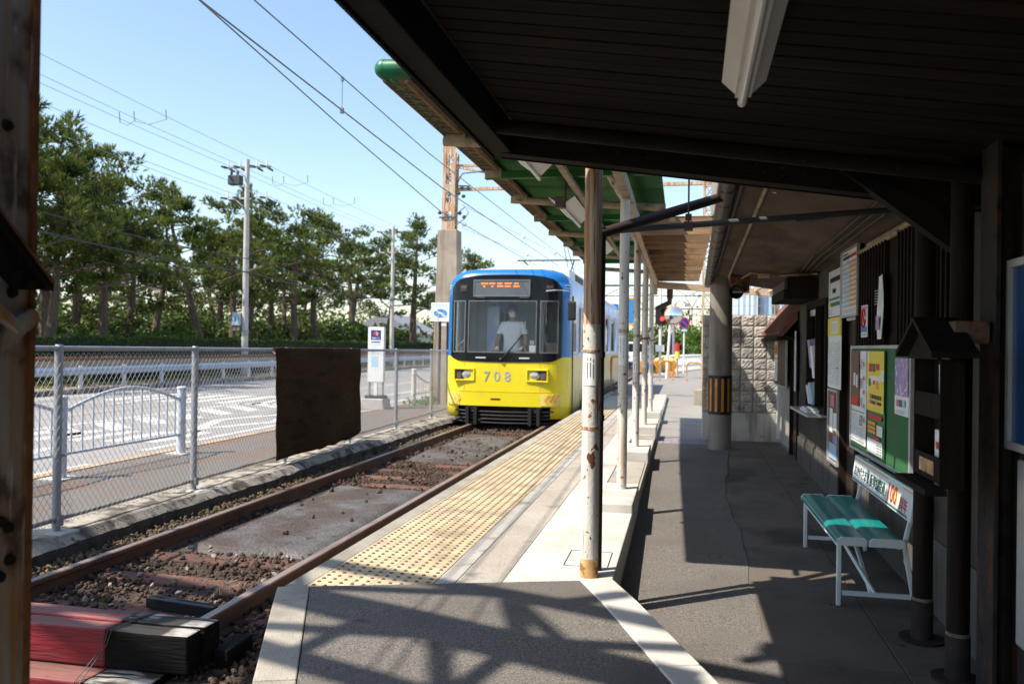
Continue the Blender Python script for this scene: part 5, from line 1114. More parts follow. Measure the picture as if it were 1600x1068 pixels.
# ------------------------------------------------------------------ timber posts, leaflet house, steel column, blue sign
for i, (x, y, lab) in enumerate(((1.17,4.36,'dark round timber post behind the leaflet box, farther of the two'),(1.185,3.88,'dark round timber post in front of the leaflet box, nearer of the two'))):
    t = thing('timber_post', lab, 'post', (x,y,zf(y)), 'dark timber posts with round steel feet'); z = zf(y)
    b = MB(); b.tube([(x,y,z+.20),(x,y,2.32)], .046, 16); b.build('shaft', M['dark_timber'], t, smooth=True)
    b = MB(); b.tube([(x,y,z+.01),(x,y,z+.20)], .050, 16); b.build('shoe', M['rust_steel'], t, smooth=True)
    b = MB(); b.tube([(x,y,z+.20),(x,y,z+.215)], [.0485,.0465], 16); b.build('worn_ring', M['ring_grey'], t, smooth=True)
    b = MB(); b.tube([(x,y,z),(x,y,z+.018)], .105, 20); b.build('base_plate', M['rust_steel'], t)
lb = thing('leaflet_box', 'dark wooden leaflet box shaped like a little gabled house on the timber posts', 'leaflet box', (1.02,3.65,.95))
lx0, lx1, ly0, ly1 = .985, 1.075, 3.46, 3.83
for nm, a in (('side_panel',(lx0,lx1,ly0,ly0+.014,.97,1.47)),('side_panel',(lx0,lx1,ly1-.014,ly1,.97,1.47)),('back_panel',(lx1-.012,lx1,ly0+.014,ly1-.014,.97,1.47)),('shelf',(lx0+.01,lx1-.012,ly0+.014,ly1-.014,1.235,1.248)),('shelf',(lx0+.01,lx1-.012,ly0+.014,ly1-.014,.985,.998)),
              ('pocket_front',(lx0+.002,lx0+.014,ly0+.014,ly1-.014,1.235,1.335)),('pocket_front',(lx0+.002,lx0+.014,ly0+.014,ly1-.014,.985,1.085)),('sill',(lx0-.06,lx0+.02,ly0-.03,ly1+.05,.945,.97))):
    b = MB(); b.box(*a); b.build(nm, M['dark_timber'], lb, bevel=.003)
b = MB(); b.box(lx0-.002,lx0+.0015,ly0+.08,ly1-.10,1.01,1.065); b.build('name_plate', M['rust_foot'], lb)
ya, yb, yc, za, zc = 3.40, 3.67, 3.94, 1.478, 1.622
b = MB(); b.prism([(ya+.05,1.472),(yc-.05,1.472),(yb,zc-.02)], 0, lx0-.012, lx0+.002); b.build('gable', M['dark_timber'], lb)
for y0 in (ya, yc):
    b = MB(); vs = []
    for x in (lx0-.05, lx1+.03):
        for p, q in ((y0,za),(yb,zc),(yb,zc+.022),(y0,za+.022)): vs.append((x,p,q))
    b.add(vs, [(0,1,2,3),(7,6,5,4),(0,4,5,1),(1,5,6,2),(2,6,7,3),(3,7,4,0)]); b.build('roof_board', M['dark_timber'], lb)
def leaflets(y0,y1,z,h,m,lab,lean):
    t = thing('leaflet_stack', lab, 'leaflets', (lx0+.03,(y0+y1)/2,z))
    for k in range(5):
        b = MB(); x = lx0+.022+k*.010; e = lean+k*.006; b.add([(x,y0,z),(x,y1,z),(x+.012,y1+e,z+h),(x+.012,y0+e,z+h)], [(0,1,2,3)]); o = b.build('leaflet', m if k else m, t)
        sd = o.modifiers.new('s','SOLIDIFY'); sd.thickness = .003
    if 'red title' in lab:
        b = MB(); b.add([(lx0+.025,y0+.01,z+h*.60),(lx0+.025,y1-.005,z+h*.60),(lx0+.027,y1+.01,z+h*.75),(lx0+.027,y0+.025,z+h*.75)], [(0,1,2,3)]); b.build('print', M['print_red'], t)
leaflets(3.48,3.60,1.0,.185,M['paper'],'white leaflets with a red title leaning in the lower pocket of the leaflet box',.045); leaflets(3.48,3.54,1.25,.20,M['paper_shade'],'pale folded leaflets in the upper pocket of the leaflet box',.05)

sc_ = thing('steel_column', 'dark rust-flecked steel column standing left of the blue sign', 'column', (1.26,3.6,.08))
b = MB(); b.box(1.20,1.215,3.52,3.70,.08,2.35); b.box(1.335,1.35,3.52,3.70,.08,2.35); b.box(1.215,1.335,3.605,3.615,.08,2.35); b.build('flange', M['rust_steel'], sc_)
b = MB(); b.prism([(1.195,2.02),(1.195,2.34),(.80,2.34)], 1, 4.02, 4.06); b.prism([(1.195,1.95),(1.195,2.0),(1.12,2.16),(.74,2.34),(.70,2.34)], 1, 4.0, 4.08); b.build('gusset', M['beam_steel'], sc_)
b = MB(); b.tube([(1.26,3.6,.0),(1.26,3.6,2.1)], .03, 8); b.build('cable_pipe', M['rust_steel'], sc_)
rb = thing('switch_box', 'rusty white switch box fixed to the steel column above the leaflet box roof', 'box', (1.12,3.62,1.5))
b = MB(); b.box(1.06,1.19,3.55,3.86,1.535,1.625); b.build('case', M['rusty_box'], rb, bevel=.006)
b = MB(); b.bar((1.056,3.66,1.59),(1.056,3.76,1.59),.006,.006); b.bar((1.056,3.70,1.535),(1.056,3.70,1.59),.012,.012); b.build('hasp', M['rust_steel'], rb)
bg_ = thing('blue_sign', 'deep blue sign in a silver frame at the right edge, beside the steel column', 'sign', (1.25,3.2,1.13))
b = MB(); b.box(1.255,1.27,2.6,3.51,1.16,1.83); b.build('face', M['blue_sign'], bg_)
for a in ((2.57,3.54,1.13,1.16),(2.57,3.54,1.83,1.86),(3.51,3.54,1.16,1.83),(2.57,2.6,1.16,1.83)):
    b = MB(); b.box(1.24,1.275,*a); b.build('frame', M['alu'], bg_)
b = MB(); b.box(1.25,1.27,2.55,3.445,.40,1.10); solo('white_board', b, M['alu'], 'plain pale board below the blue sign at the right edge', 'board', (1.26,3.0,.4), bevel=.02)
b = MB(); b.box(1.28,1.34,2.4,3.5,.08,2.2); b.build('cladding', M['rust_steel'], st)

# ------------------------------------------------------------------ concrete pole and its fittings
cpx, cpy = .495, 10.98
pt = thing('concrete_pole', 'thick round concrete pole with a black and yellow striped band under the eaves', 'pole', (cpx,cpy,.2))
b = MB(); b.tube([(cpx,cpy,.15),(cpx,cpy,6.5)], [.150,.128], 26); b.build('shaft', M['pole_concrete'], pt, smooth=True)
b = MB(); b.tube([(cpx,cpy,.66),(cpx,cpy,1.16)], .1545, 30); bd = b.build('warning_band', M['black'], pt, smooth=True)
for k in range(12):
    a = k*math.pi/6+.16; b = MB(); e = .105; ra = .157
    b.add([(cpx+ra*math.cos(a-e),cpy+ra*math.sin(a-e),.70),(cpx+ra*math.cos(a+e),cpy+ra*math.sin(a+e),.70),(cpx+ra*math.cos(a+e),cpy+ra*math.sin(a+e),1.12),(cpx+ra*math.cos(a-e),cpy+ra*math.sin(a-e),1.12)], [(0,1,2,3)])
    b.build('yellow_stripe', M['orange'], bd)
jb = thing('junction_box', 'pale green rust-stained junction box under the far end of the concrete eaves', 'junction box', (.70,10.55,2.38))
b = MB(); b.box(.57,.80,10.35,10.52,2.30,2.40)
b.box(.585,.80,10.36,10.5,2.21,2.30); b.build('case', M['rusty_box'], jb, bevel=.008)
b = MB(); b.box(.66,.72,10.344,10.35,2.315,2.375); b.build('vent', M['rust_edge'], jb)
b = MB(); b.box(.60,.80,10.33,10.42,2.185,2.205); b.build('tray', M['alu'], jb)
hs = thing('horn_speaker', 'dark horn loudspeaker hanging below the junction box', 'loudspeaker', (.66,10.6,2.28))
b = MB(); b.tube([(.64,10.26,2.19),(.64,10.34,2.19),(.65,10.48,2.20),(.66,10.60,2.21)], [.085,.072,.04,.045], 20, cap=False); b.tube([(.65,10.48,2.20),(.66,10.63,2.21)], .042, 14); o = b.build('horn', M['dark_brown'], hs, smooth=True)
b = MB(); b.tube([(.642,10.37,2.192),(.642,10.38,2.192)], .062, 16); b.build('throat', M['dark_hole'], hs)
b = MB(); b.bar((.65,10.50,2.21),(.65,10.50,2.31),.02,.02); b.build('bracket', M['rust_steel'], hs)

# ------------------------------------------------------------------ block wall, mesh fence, blue sheet wall
bw = thing('block_wall', 'grey split-faced concrete block wall on a plain footing beside the concrete pole', 'wall', (.8,12.2,.1))
b = MB(); b.box(.30,1.40,12.06,12.25,.0,.60); b.build('footing', M['wall_base'], bw, bevel=.008)
b = MB(); b.box(.30,1.40,12.115,12.22,.6,1.985); b.build('mortar', M['mortar'], bw)
protos = []
for q in range(5):
    b = MB(); n = 7; w_, h_ = .165, .145; vs = []
    for j in range(n+1):
        for i in range(n+1):
            e = min(i,n-i,j,n-j); vs.append((-w_/2+w_*i/n, -(.0 if e == 0 else random.uniform(.004,.016)), h_*j/n))
    b.add(vs, [(j*(n+1)+i,j*(n+1)+i+1,(j+1)*(n+1)+i+1,(j+1)*(n+1)+i) for j in range(n) for i in range(n)])
    b.add([(-w_/2,0,0),(w_/2,0,0),(w_/2,0,h_),(-w_/2,0,h_),(-w_/2,.03,0),(w_/2,.03,0),(w_/2,.03,h_),(-w_/2,.03,h_)], [(0,4,5,1),(1,5,6,2),(2,6,7,3),(3,7,4,0)])
    protos.append(b.build('block', M['block'], None))
cnt = 0
for r in range(9):
    for c in range(6):
        o = protos[(r*7+c*3) % 5]; 
        if cnt >= 5 or True: o = o.copy(); COL.objects.link(o)
        o.parent = bw; o.location = (.385+c*.176-.8, 12.10-12.2, .606+r*.1535-.1); cnt += 1
for o in protos: bpy.data.objects.remove(o)
mf = thing('mesh_fence', 'tall thin mesh fence panel standing on the block wall', 'fence', (.8,12.25,1.98))
for x in (.62,1.30):
    b = MB(); b.tube([(x,12.24,1.9),(x,12.24,2.9)], .018, 8); b.build('post', M['galv'], mf)
b = MB()
for k in range(18): b.tube([(.55+k*.05,12.235,1.98),(.55+k*.05,12.235,2.9)], .0025, 4)
for k in range(8): b.tube([(.5,12.231,2.0+k*.125),(1.45,12.231,2.0+k*.125)], .003, 4)
stuff(b.build('wire_grid', M['galv_wire'], mf))
sb = thing('blue_shed', 'pale blue corrugated shed wall behind the mesh fence', 'shed', (2.5,16.5,.2))
b = MB(); n = 90; vs = []
for i in range(n+1):
    x = 1.05+i*.05; vs += [(x,16.4+.02*(i%2),.2),(x,16.4+.02*(i%2),3.6)]
b.add(vs, [(2*i,2*i+1,2*i+3,2*i+2) for i in range(n)]); b.box(1.06,5.5,16.45,20,.2,3.55); b.build('sheet_wall', M['blue_sheet'], sb)
for x in (1.42,1.62,2.6):
    b = MB(); b.box(x,x+.06,16.30,16.37,.2,3.6); b.build('pipe', M['grey_cable'] if x < 1.5 else M['print_lblue'], sb)

# ================================================================== NEAR ROOF OVERHEAD
nr = thing('boarded_roof', 'dark boarded roof over the near path with a heavy beam at its far edge', 'roof', (.2,2,2.5))
sl0 = -.141
def rz(x): return 2.475+sl0*(x+.92)                          # underside of the far beam
k = 0; y = -4.0
while y < 4.02:
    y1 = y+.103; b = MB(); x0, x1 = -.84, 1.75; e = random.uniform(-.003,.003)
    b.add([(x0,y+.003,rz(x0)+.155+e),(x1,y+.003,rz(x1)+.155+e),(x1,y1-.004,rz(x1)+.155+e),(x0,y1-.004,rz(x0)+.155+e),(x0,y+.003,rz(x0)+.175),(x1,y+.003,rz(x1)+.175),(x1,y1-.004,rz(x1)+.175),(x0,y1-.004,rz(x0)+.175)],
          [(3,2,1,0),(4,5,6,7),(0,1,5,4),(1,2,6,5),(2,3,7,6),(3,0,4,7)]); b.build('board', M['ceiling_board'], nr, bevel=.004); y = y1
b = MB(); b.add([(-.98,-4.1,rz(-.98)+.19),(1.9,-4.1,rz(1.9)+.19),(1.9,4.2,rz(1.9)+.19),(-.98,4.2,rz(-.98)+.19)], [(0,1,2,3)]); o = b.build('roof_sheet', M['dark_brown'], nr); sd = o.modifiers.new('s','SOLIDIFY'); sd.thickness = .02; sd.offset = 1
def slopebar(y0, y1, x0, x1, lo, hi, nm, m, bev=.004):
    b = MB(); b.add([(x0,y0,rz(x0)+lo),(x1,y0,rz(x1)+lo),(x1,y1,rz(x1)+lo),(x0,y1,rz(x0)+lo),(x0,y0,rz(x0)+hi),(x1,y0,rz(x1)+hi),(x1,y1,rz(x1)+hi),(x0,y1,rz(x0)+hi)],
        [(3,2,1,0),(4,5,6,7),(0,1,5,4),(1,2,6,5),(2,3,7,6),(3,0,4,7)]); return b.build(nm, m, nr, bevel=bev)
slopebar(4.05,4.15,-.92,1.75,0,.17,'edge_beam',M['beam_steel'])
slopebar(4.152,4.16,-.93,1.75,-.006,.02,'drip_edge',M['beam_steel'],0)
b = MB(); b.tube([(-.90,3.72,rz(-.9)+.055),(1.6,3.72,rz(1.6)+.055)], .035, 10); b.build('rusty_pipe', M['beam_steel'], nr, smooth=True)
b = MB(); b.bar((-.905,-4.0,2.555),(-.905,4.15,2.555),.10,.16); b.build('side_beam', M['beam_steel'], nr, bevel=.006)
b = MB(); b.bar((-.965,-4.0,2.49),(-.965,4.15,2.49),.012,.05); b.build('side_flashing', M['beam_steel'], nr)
strip_lamp((.165,1.2,2.31),(.185,2.80,2.31),.135,'long bare strip light fixed to the dark boards overhead','strip lights under the near roof')

# rusty column at the left edge of the frame with its brackets and bolts
rc = thing('rusty_column', 'big rusty steel column with bolted brackets at the left edge of the frame', 'column', (-1.45,1.4,.1))
b = MB(); b.box(-1.50,-1.40,1.12,1.560,.0,3.6); b.build('column', M['rust_column'], rc, bevel=.004)
b = MB(); b.box(-1.402,-1.394,1.548,1.563,.0,3.6); b.build('edge_strip', M['rust_edge'], rc)
b = MB(); b.box(-1.52,-1.38,1.25,1.45,2.9,3.5); b.build('head_plate', M['rust_column'], rc)
def bolt(y, z, x=-1.40, r_=.0135):
    b = MB(); b.tube([(x,y,z),(x+.009,y,z)], [r_,r_*.8], 10); b.build('bolt', M['rust_edge'] if 0 else M['beam_steel'], rc, smooth=True)
for y, z in ((1.482,1.115),(1.50,1.10),(1.505,1.03),(1.48,1.0),(1.48,1.95),(1.50,1.60)): bolt(y,z)
b = MB(); b.prism([(1.38,1.80),(1.40,1.80),(1.585,1.625),(1.585,1.61),(1.50,1.605),(1.38,1.70)], 0, -1.398, -1.388); b.build('gusset', M['beam_steel'], rc)
b = MB(); b.prism([(1.38,1.815),(1.392,1.815),(1.592,1.628),(1.592,1.608),(1.585,1.61),(1.38,1.80)], 0, -1.398, -1.375); b.build('gusset_flange', M['beam_steel'], rc)
b = MB(); b.bar((-1.374,1.392,1.812),(-1.374,1.59,1.626),.004,.004); b.build('rust_line', M['rust_edge'], rc)
b = MB(); b.bar((-1.392,1.36,1.42),(-1.392,1.555,1.555),.03,.022,(1,0,0)); b.bar((-1.38,1.36,1.62),(-1.38,1.50,1.52),.02,.02,(1,0,0)); b.build('brace', M['rust_column'], rc)
for y, z in ((1.50,1.635),(1.535,1.62)): bolt(y,z,-1.388,.011)

# lattice bracket of a gantry above and behind the camera (its shadow falls on the ramp)
lg = thing('lattice_bracket', 'steel lattice bracket of the gantry above the end of the track', 'gantry', (-8.2,3.0,.0))
def lp(s, z, o=0): return (-8.2+s*.955-o*.295, 2.86-s*.295-o*.955, z)
b = MB(); b.box(-8.35,-8.05,2.5,3.0,-.1,6.4); b.build('mast', M['rust_column'], lg)
for o_ in (0,.62):
    for z in (5.0,5.85):
        b = MB(); b.bar(lp(0,z,o_),lp(5.7,z,o_),.11,.10); b.build('chord', M['rust_column'], lg)
n = 8
for i in range(n):
    s0, s1 = i*5.7/n, (i+1)*5.7/n
    for o_ in (0,.62):
        b = MB(); b.bar(lp(s0,5.0 if i%2 else 5.85,o_),lp(s1,5.85 if i%2 else 5.0,o_),.075,.06); b.build('lattice_bar', M['rust_column'], lg)
    b = MB(); b.bar(lp(s1,5.0,0),lp(s1,5.0,.62),.07,.06); b.build('tie_bar', M['rust_column'], lg)
    if i%2 == 0: b = MB(); b.bar(lp(s0,5.85,0),lp(s1,5.85,.62),.06,.05); b.build('tie_bar', M['rust_column'], lg)
b = MB(); b.bar(lp(4.55,5.9),lp(4.55,6.35),.09,.09); b.build('stub', M['rust_column'], lg)
b = MB(); b.bar(lp(2.2,5.4,.3),lp(3.3,5.38,.1),.5,.30); b.bar(lp(1.6,4.6,.2),lp(3.1,4.85,.2),.16); b.build('shadow_block', M['rust_column'], lg)  # blocks added for the soft shadow they cast at the ramp's left
b = MB(); b.tube([lp(5.2,6.0,-.1),lp(5.2,6.9,-.1)], .05, 8); b.tube([lp(5.2,6.3,-.1),lp(5.2,6.34,-.1)], [.04,.16], 8); b.tube([lp(5.2,6.62,-.1),lp(5.2,6.66,-.1)], [.04,.16], 8); b.build('insulator', M['insulator'], lg)

# ================================================================== GANTRIES
def lattice(b, p0, p1, w_, n, t=.05, ax=(1,0,0), ay=(0,1,0), mi=0):
    p0, p1 = Vector(p0), Vector(p1); ax, ay = Vector(ax)*w_/2, Vector(ay)*w_/2; c = [ax+ay, ax-ay, -ax-ay, -ax+ay]
    for q in c: b.bar(p0+q, p1+q, t, t, mi=mi)
    for i in range(n):
        a0, a1 = p0+(p1-p0)*i/n, p0+(p1-p0)*(i+1)/n
        for k in range(4):
            q, r_ = c[k], c[(k+1)%4]; b.bar(a0+(q if i%2 else r_), a1+(r_ if i%2 else q), t*.6, t*.3, mi=mi)
            b.bar(a0+q, a0+r_, t*.6, t*.3, mi=mi)
gx, gy = -6.02, 20.9
g1 = thing('catenary_gantry', 'rusty lattice gantry mast on a tall tapered concrete pillar beside the track', 'gantry', (gx,gy,0))
b = MB(); b.add([(gx-.36,gy-.3,-.1),(gx+.36,gy-.3,-.1),(gx+.36,gy+.3,-.1),(gx-.36,gy+.3,-.1),(gx-.27,gy-.24,4.52),(gx+.25,gy-.24,4.52),(gx+.25,gy+.24,4.52),(gx-.27,gy+.24,4.52)],
   [(3,2,1,0),(4,5,6,7),(0,1,5,4),(1,2,6,5),(2,3,7,6),(3,0,4,7)]); b.build('pillar', M['old_concrete'], g1, bevel=.02)
b = MB(); b.box(gx-.17,gx+.15,gy-.28,gy-.235,2.0,2.06); b.build('pillar_band', M['paper_shade'], g1)
b = MB(); b.tube([(gx+.08,gy-.34,0),(gx+.06,gy-.32,2.1)], .03, 8); b.build('cable_duct', M['black'], g1)
b = MB(); lattice(b,(gx-.02,gy,4.5),(gx+.01,gy,6.55),.26,7,.085); b.box(gx-.16,gx+.17,gy-.15,gy-.14,4.5,6.55) if 0 else None; b.build('mast', M['rusty_white'], g1)
b = MB()
for z in (4.52,5.0,5.5,6.0,6.5): b.box(gx-.17,gx+.17,gy-.17,gy-.15,z,z+.22)
b.build('batten_plate', M['rusty_white'], g1)
b = MB(); b.bar((gx,gy,6.22),(gx+1.6,gy,6.22),.09,.06); b.bar((gx+.1,gy-.05,6.2),(gx+1.5,gy-.05,5.9),.09,.05); b.bar((gx,gy,5.60),(gx+7,gy,5.60),.11,.08); b.bar((gx+1.5,gy,6.22),(gx+7,gy,6.22),.09,.06); b.build('beam', M['rusty_white'], g1)
b = MB(); b.tube([(gx+.2,gy-.1,5.75),(gx+.35,gy-.1,6.0),(gx+.9,gy-.1,6.04)], .018, 6); b.bar((gx+.2,gy-.1,5.68),(gx+.55,gy-.1,5.66),.05,.03); b.build('arm', M['grey_cable'], g1)
for p in ((gx+.33,gy-.1,5.62),(gx+.5,gy-.1,5.60),(gx+.25,gy-.1,5.48),(gx+.38,gy-.1,5.40),(gx+.30,gy-.15,4.95),(gx+.42,gy-.15,4.85),(gx-.26,gy-.1,4.98)):
    b = MB(); b.sphere(p,.055,8,6,0,(1,1,.9)); b.build('insulator', M['insulator'], g1)
b = MB(); b.sphere((gx+.42,gy-.12,4.66),.07,10,6); b.build('bell', M['porcelain'], g1, smooth=True)
b = MB(); b.tube([(gx+.2,gy-.2,4.9),(gx+.45,gy-.2,5.1),(gx+.55,gy-.2,4.95),(gx+.45,gy-.2,4.8),(gx+.2,gy-.2,4.62)], .014, 5); b.box(gx-.25,gx+.2,gy-.2,gy-.17,4.82,4.86); b.build('jumper', M['grey_cable'], g1)
g2 = thing('gantry_mast', 'thin rust-streaked white lattice mast standing on a concrete block beside the concrete pole', 'gantry', (.56,19.6,.2))
b = MB(); lattice(b,(.58,19.6,.25),(.58,19.6,6.4),.20,22,.055); b.build('mast', M['rusty_white'], g2)
b = MB(); b.box(.30,.78,19.35,19.8,.1,.56); b.build('footing', M['old_concrete'], g2, bevel=.02)
for i, (Y, xl, xr, z, lab) in enumerate(((60,-8.5,3.4,6.0,'rusty gantry across the line in the distance, nearer of the two'),(98,-9.5,4.5,6.1,'faint rusty gantry across the line, farthest away'))):
    t = thing('catenary_gantry', lab, 'gantry', (-3,Y,0)); 
    for x in (xl, xr, -2.6 if i == 0 else 1.0):
        b = MB(); lattice(b,(x,Y,.0),(x,Y,z+.2),.34,14,.07); b.build('mast', M['rust_steel'] if x != xr else M['rusty_white'], t)
    b = MB(); b.bar((xl,Y,z),(xr,Y,z),.14,.12); b.bar((xl,Y,z-.75),(xr,Y,z-.75),.06,.06); b.build('beam', M['rust_steel'], t)
    b = MB(); n = 8
    for k in range(n): x0, x1 = xl+(xr-xl)*k/n, xl+(xr-xl)*(k+1)/n; b.bar((x0,Y,z if k%2 else z-.75),(x1,Y,z-.75 if k%2 else z),.06,.04)
    for x in (-3.2,.2): b.bar((x,Y,z-.75),(x+.5,Y,z-1.6),.05); b.bar((x+1.0,Y,z-.75),(x+.5,Y,z-1.6),.05)
    b.build('lattice_bar', M['rust_edge'] if i == 0 else M['rust_steel'], t)

# ================================================================== OVERHEAD WIRES
def wire(pts, r_, m, label, cat='wire', group=None, sag=0, name='overhead_wire', n=5):
    b = MB(); out = []
    for i in range(len(pts)-1):
        p, q = Vector(pts[i]), Vector(pts[i+1]); k = 10 if sag else 1
        for j in range(k): t = j/k; v = p.lerp(q,t); v.z -= sag*4*t*(1-t); out.append(v)
    out.append(Vector(pts[-1])); b.tube(out, r_, n); return solo(name, b, m, label, cat, tuple(pts[0]), group, smooth=True)
W1 = M['sky_wire']
wire([(-3.25,-6,4.25),(-3.25,5.05,3.83),(-3.25,10.9,3.66),(-3.25,20.7,3.66),(-3.25,90,3.7)],.0075,W1,'contact wire above the track, the lower of the pair joined by droppers','wire','wires above the track')
wire([(-3.25,-6,4.55),(-3.25,5.78,4.13),(-3.25,10.3,3.99),(-3.25,20.7,3.98),(-3.25,90,4.0)],.0065,W1,'carrier wire above the track, joined by droppers to the one below it','wire','wires above the track')
wire([(-3.42,-6,4.38),(-3.42,5.3,3.95),(-3.42,7.7,3.72),(-3.42,11.4,3.42),(-3.42,30,3.45)],.0065,W1,'single wire above the track, left of and below the paired wires','wire','wires above the track')
for y, z0, z1 in ((7.45,3.77,4.07),(11.2,3.66,3.99)):
    b = MB(); b.tube([(-3.25,y,z0-.03),(-3.25,y,z1)], .004, 4); b.box(-3.265,-3.235,y-.02,y+.02,z0-.04,z0+.01); b.box(-3.262,-3.238,y-.015,y+.015,z1-.03,z1+.01)
    solo('dropper', b, W1, 'short dropper tying the two track wires together, '+('nearer one' if y < 9 else 'farther one by the gantry pillar'), 'dropper', (-3.25,y,z0))
for k, (dx_, z) in enumerate(((1.6,5.2),(2.4,4.6))):
    wire([(gx+.3,gy,z),(gx+dx_+2,gy+40,z-.3),(gx+dx_+2,gy+78,z)],.006,W1,'feeder wire running away from the gantry pillar, '+('upper one' if k == 0 else 'lower one'),'wire','feeder wires beyond the gantry')
    for q, yy_ in enumerate((27.0,31.5)):
        b = MB(); t = (yy_-gy)/40; px = gx+.3+(dx_+1.7)*t; b.sphere((px,yy_,z-.3*t),.07,10,7); solo('wire_ball', b, M['porcelain'], ('upper' if k == 0 else 'lower')+' feeder wire ball insulator, '+('nearer' if q == 0 else 'farther')+' of the two on it', 'insulator', (px,yy_,z-.3*t), 'round insulators on the feeder wires', smooth=True)

# power line along the far pavement
PXL = -19.3
def pole(y, h, label, full):
    t = thing('utility_pole', label, 'utility pole', (PXL,y,.0), 'utility poles along the far pavement')
    b = MB(); b.tube([(PXL,y,-.05),(PXL,y,h)], [.155,.10], 14); b.build('shaft', M['pole_pale'], t, smooth=True)
    for z, l in ((h-.35,1.15),(h-1.75,1.05)):
        b = MB(); b.bar((PXL-l,y,z),(PXL+l,y,z),.07,.07); b.bar((PXL-l*.6,y,z),(PXL,y,z-.5),.03); b.build('crossarm', M['rust_rail'] if z > h-1 else M['pole_pale'], t)
        for dx_ in (-.95,-.35,.45,.95):
            b = MB(); b.tube([(PXL+dx_,y,z+.02),(PXL+dx_,y,z+.32)], [.05,.03], 8); b.build('insulator', M['porcelain'], t)
            for s in (-1,1):
                b = MB(); b.tube([(PXL+dx_,y+s*.12,z-.02),(PXL+dx_,y+s*.55,z-.06)], [.055,.045], 7); b.build('strain_insulator', M['insulator'], t)
    if full:
        b = MB(); b.box(PXL-.85,PXL-.25,y-.22,y+.12,h-1.15,h-.72); b.box(PXL-.8,PXL-.7,y-.1,y,h-.72,h-.5); b.box(PXL-.5,PXL-.4,y-.1,y,h-.72,h-.5); b.build('switch_gear', M['grey_cable'], t, bevel=.03)
        b = MB(); b.box(PXL-.52,PXL-.13,y-.25,y+.1,2.25,2.85); bx = b.build('sign_box', M['pole_pale'], t, bevel=.02)
        b = MB(); b.box(PXL-.47,PXL-.19,y-.256,y-.251,2.32,2.78,0); b.box(PXL-.36,PXL-.30,y-.262,y-.257,2.42,2.62,1); b.sphere((PXL-.33,y-.262,2.68),.04,8,5,1,(1,.1,1)); b.build('pictogram', [M['print_lblue'],M['print_blue']], bx)
        b = MB(); b.box(PXL-.47,PXL-.16,y-.2,y+.1,2.02,2.24); b.build('meter_box', M['rust_rail'], t, bevel=.02)
        b = MB(); b.tube([(PXL,y,1.8),(PXL,y,2.05)], .152, 14); b.build('reflector_band', M['galv'], t)
pole(33.9,9.75,'tall utility pole with a switch box, two crossarms and a small pictogram sign, nearest',True)
pole(53.1,9.5,'plain utility pole with two crossarms in front of the last pines',False)
pole(72.6,9.6,'small distant utility pole seen above the tram roof',False)
for k, (dx_, dz_) in enumerate(((-.95,-.2),(-.35,-.2),(.95,-.2),(-.95,-1.6),(-.35,-1.6),(.95,-1.6))):
    wire([(PXL+dx_,-6,9.95+dz_+.6),(PXL+dx_,14.6,9.95+dz_+.3),(PXL+dx_,33.9,9.70+dz_),(PXL+dx_,53.1,9.45+dz_),(PXL+dx_,72.6,9.55+dz_),(PXL+dx_,95,9.6+dz_)],.009,W1,
         'power line, '+('farthest from the road','middle one','nearest the road')[k%3]+', of the '+('upper' if k < 3 else 'lower')+' three on the utility poles','power line','power lines, '+('upper' if k < 3 else 'lower')+' three',sag=.10,n=4)
for k, z in enumerate((5.35,4.75)):
    wire([(PXL+.2,-2,z+.9),(PXL+.2,14.6,z+.45),(PXL+.2,33.9,z-.1),(PXL+.2,53.1,z-.2),(PXL+.2,72.6,z-.2)],.03 if k else .02,M['grey_cable'],'dark telephone cable slung low in front of the pines, '+('upper one' if k == 0 else 'lower and thicker one'),'cable','telephone cables',sag=.25,n=5)
for yy_, w_ in ((20.0,'nearest, left of the tall pole'),(26.5,'second, close left of the tall pole'),(38,'third, right of the tall pole'),(44,'farthest, between the two poles')):
    b = MB()
    for dx_ in (-.95,-.35,.95): b.tube([(PXL+dx_,yy_,9.85),(PXL+dx_,yy_+.05,9.5)], .02, 4)
    b.tube([(PXL-.95,yy_,9.5),(PXL-.6,yy_,9.35),(PXL-.35,yy_,9.5),(PXL+.3,yy_,9.35),(PXL+.95,yy_,9.5)], .012, 4)
    solo('line_spacer', b, W1, 'thin spacer looped between the upper power lines, '+w_, 'spacer', (PXL,yy_,9.5), 'spacers on the power lines')

# ================================================================== FAR SIDE OF THE ROAD
gr = thing('guard_rail', 'roadside guard rail with a rusty top rail and pale lower beam on white posts', 'guard rail', (-18,5,.05))
for k in range(30):
    y = 6+k*2.0; b = MB(); b.tube([(-18,y,.03),(-18,y,.72)], .065, 8); b.build('post', M['white_paint'], gr)
b = MB(); b.prism([(-17.92,.44),(-17.88,.50),(-17.93,.55),(-17.88,.60),(-17.92,.68),(-17.95,.68),(-17.95,.44)], 1, 4, 68); b.build('lower_beam', M['pale_blue_paint'], gr)
b = MB(); b.box(-18.3,-18.26,4,68,.62,.86); b.build('cream_band', M['beige_paint'], gr)
b = MB(); b.tube([(-18.28,4,.93),(-18.28,68,.93)], .06, 8); b.build('top_rail', M['rust_edge'], gr)
def leafcloud(n, fn, s0, s1, b=None):
    b = b or MB(); V = []; F = []
    for i in range(n):
        p = np.array(fn()); d = rng.normal(size=3); d /= np.linalg.norm(d); e = np.cross(d, rng.normal(size=3)); e /= np.linalg.norm(e); s_ = rng.uniform(s0,s1)
        q = len(V); V += [tuple(p-d*s_), tuple(p+e*s_*.45), tuple(p+d*s_), tuple(p-e*s_*.45)]; F.append((q,q+1,q+2,q+3))
    return b.add(V, F)
hg_ = thing('hedge', 'long clipped green hedge along the far pavement in front of the pines', 'hedge', (-21,30,0))
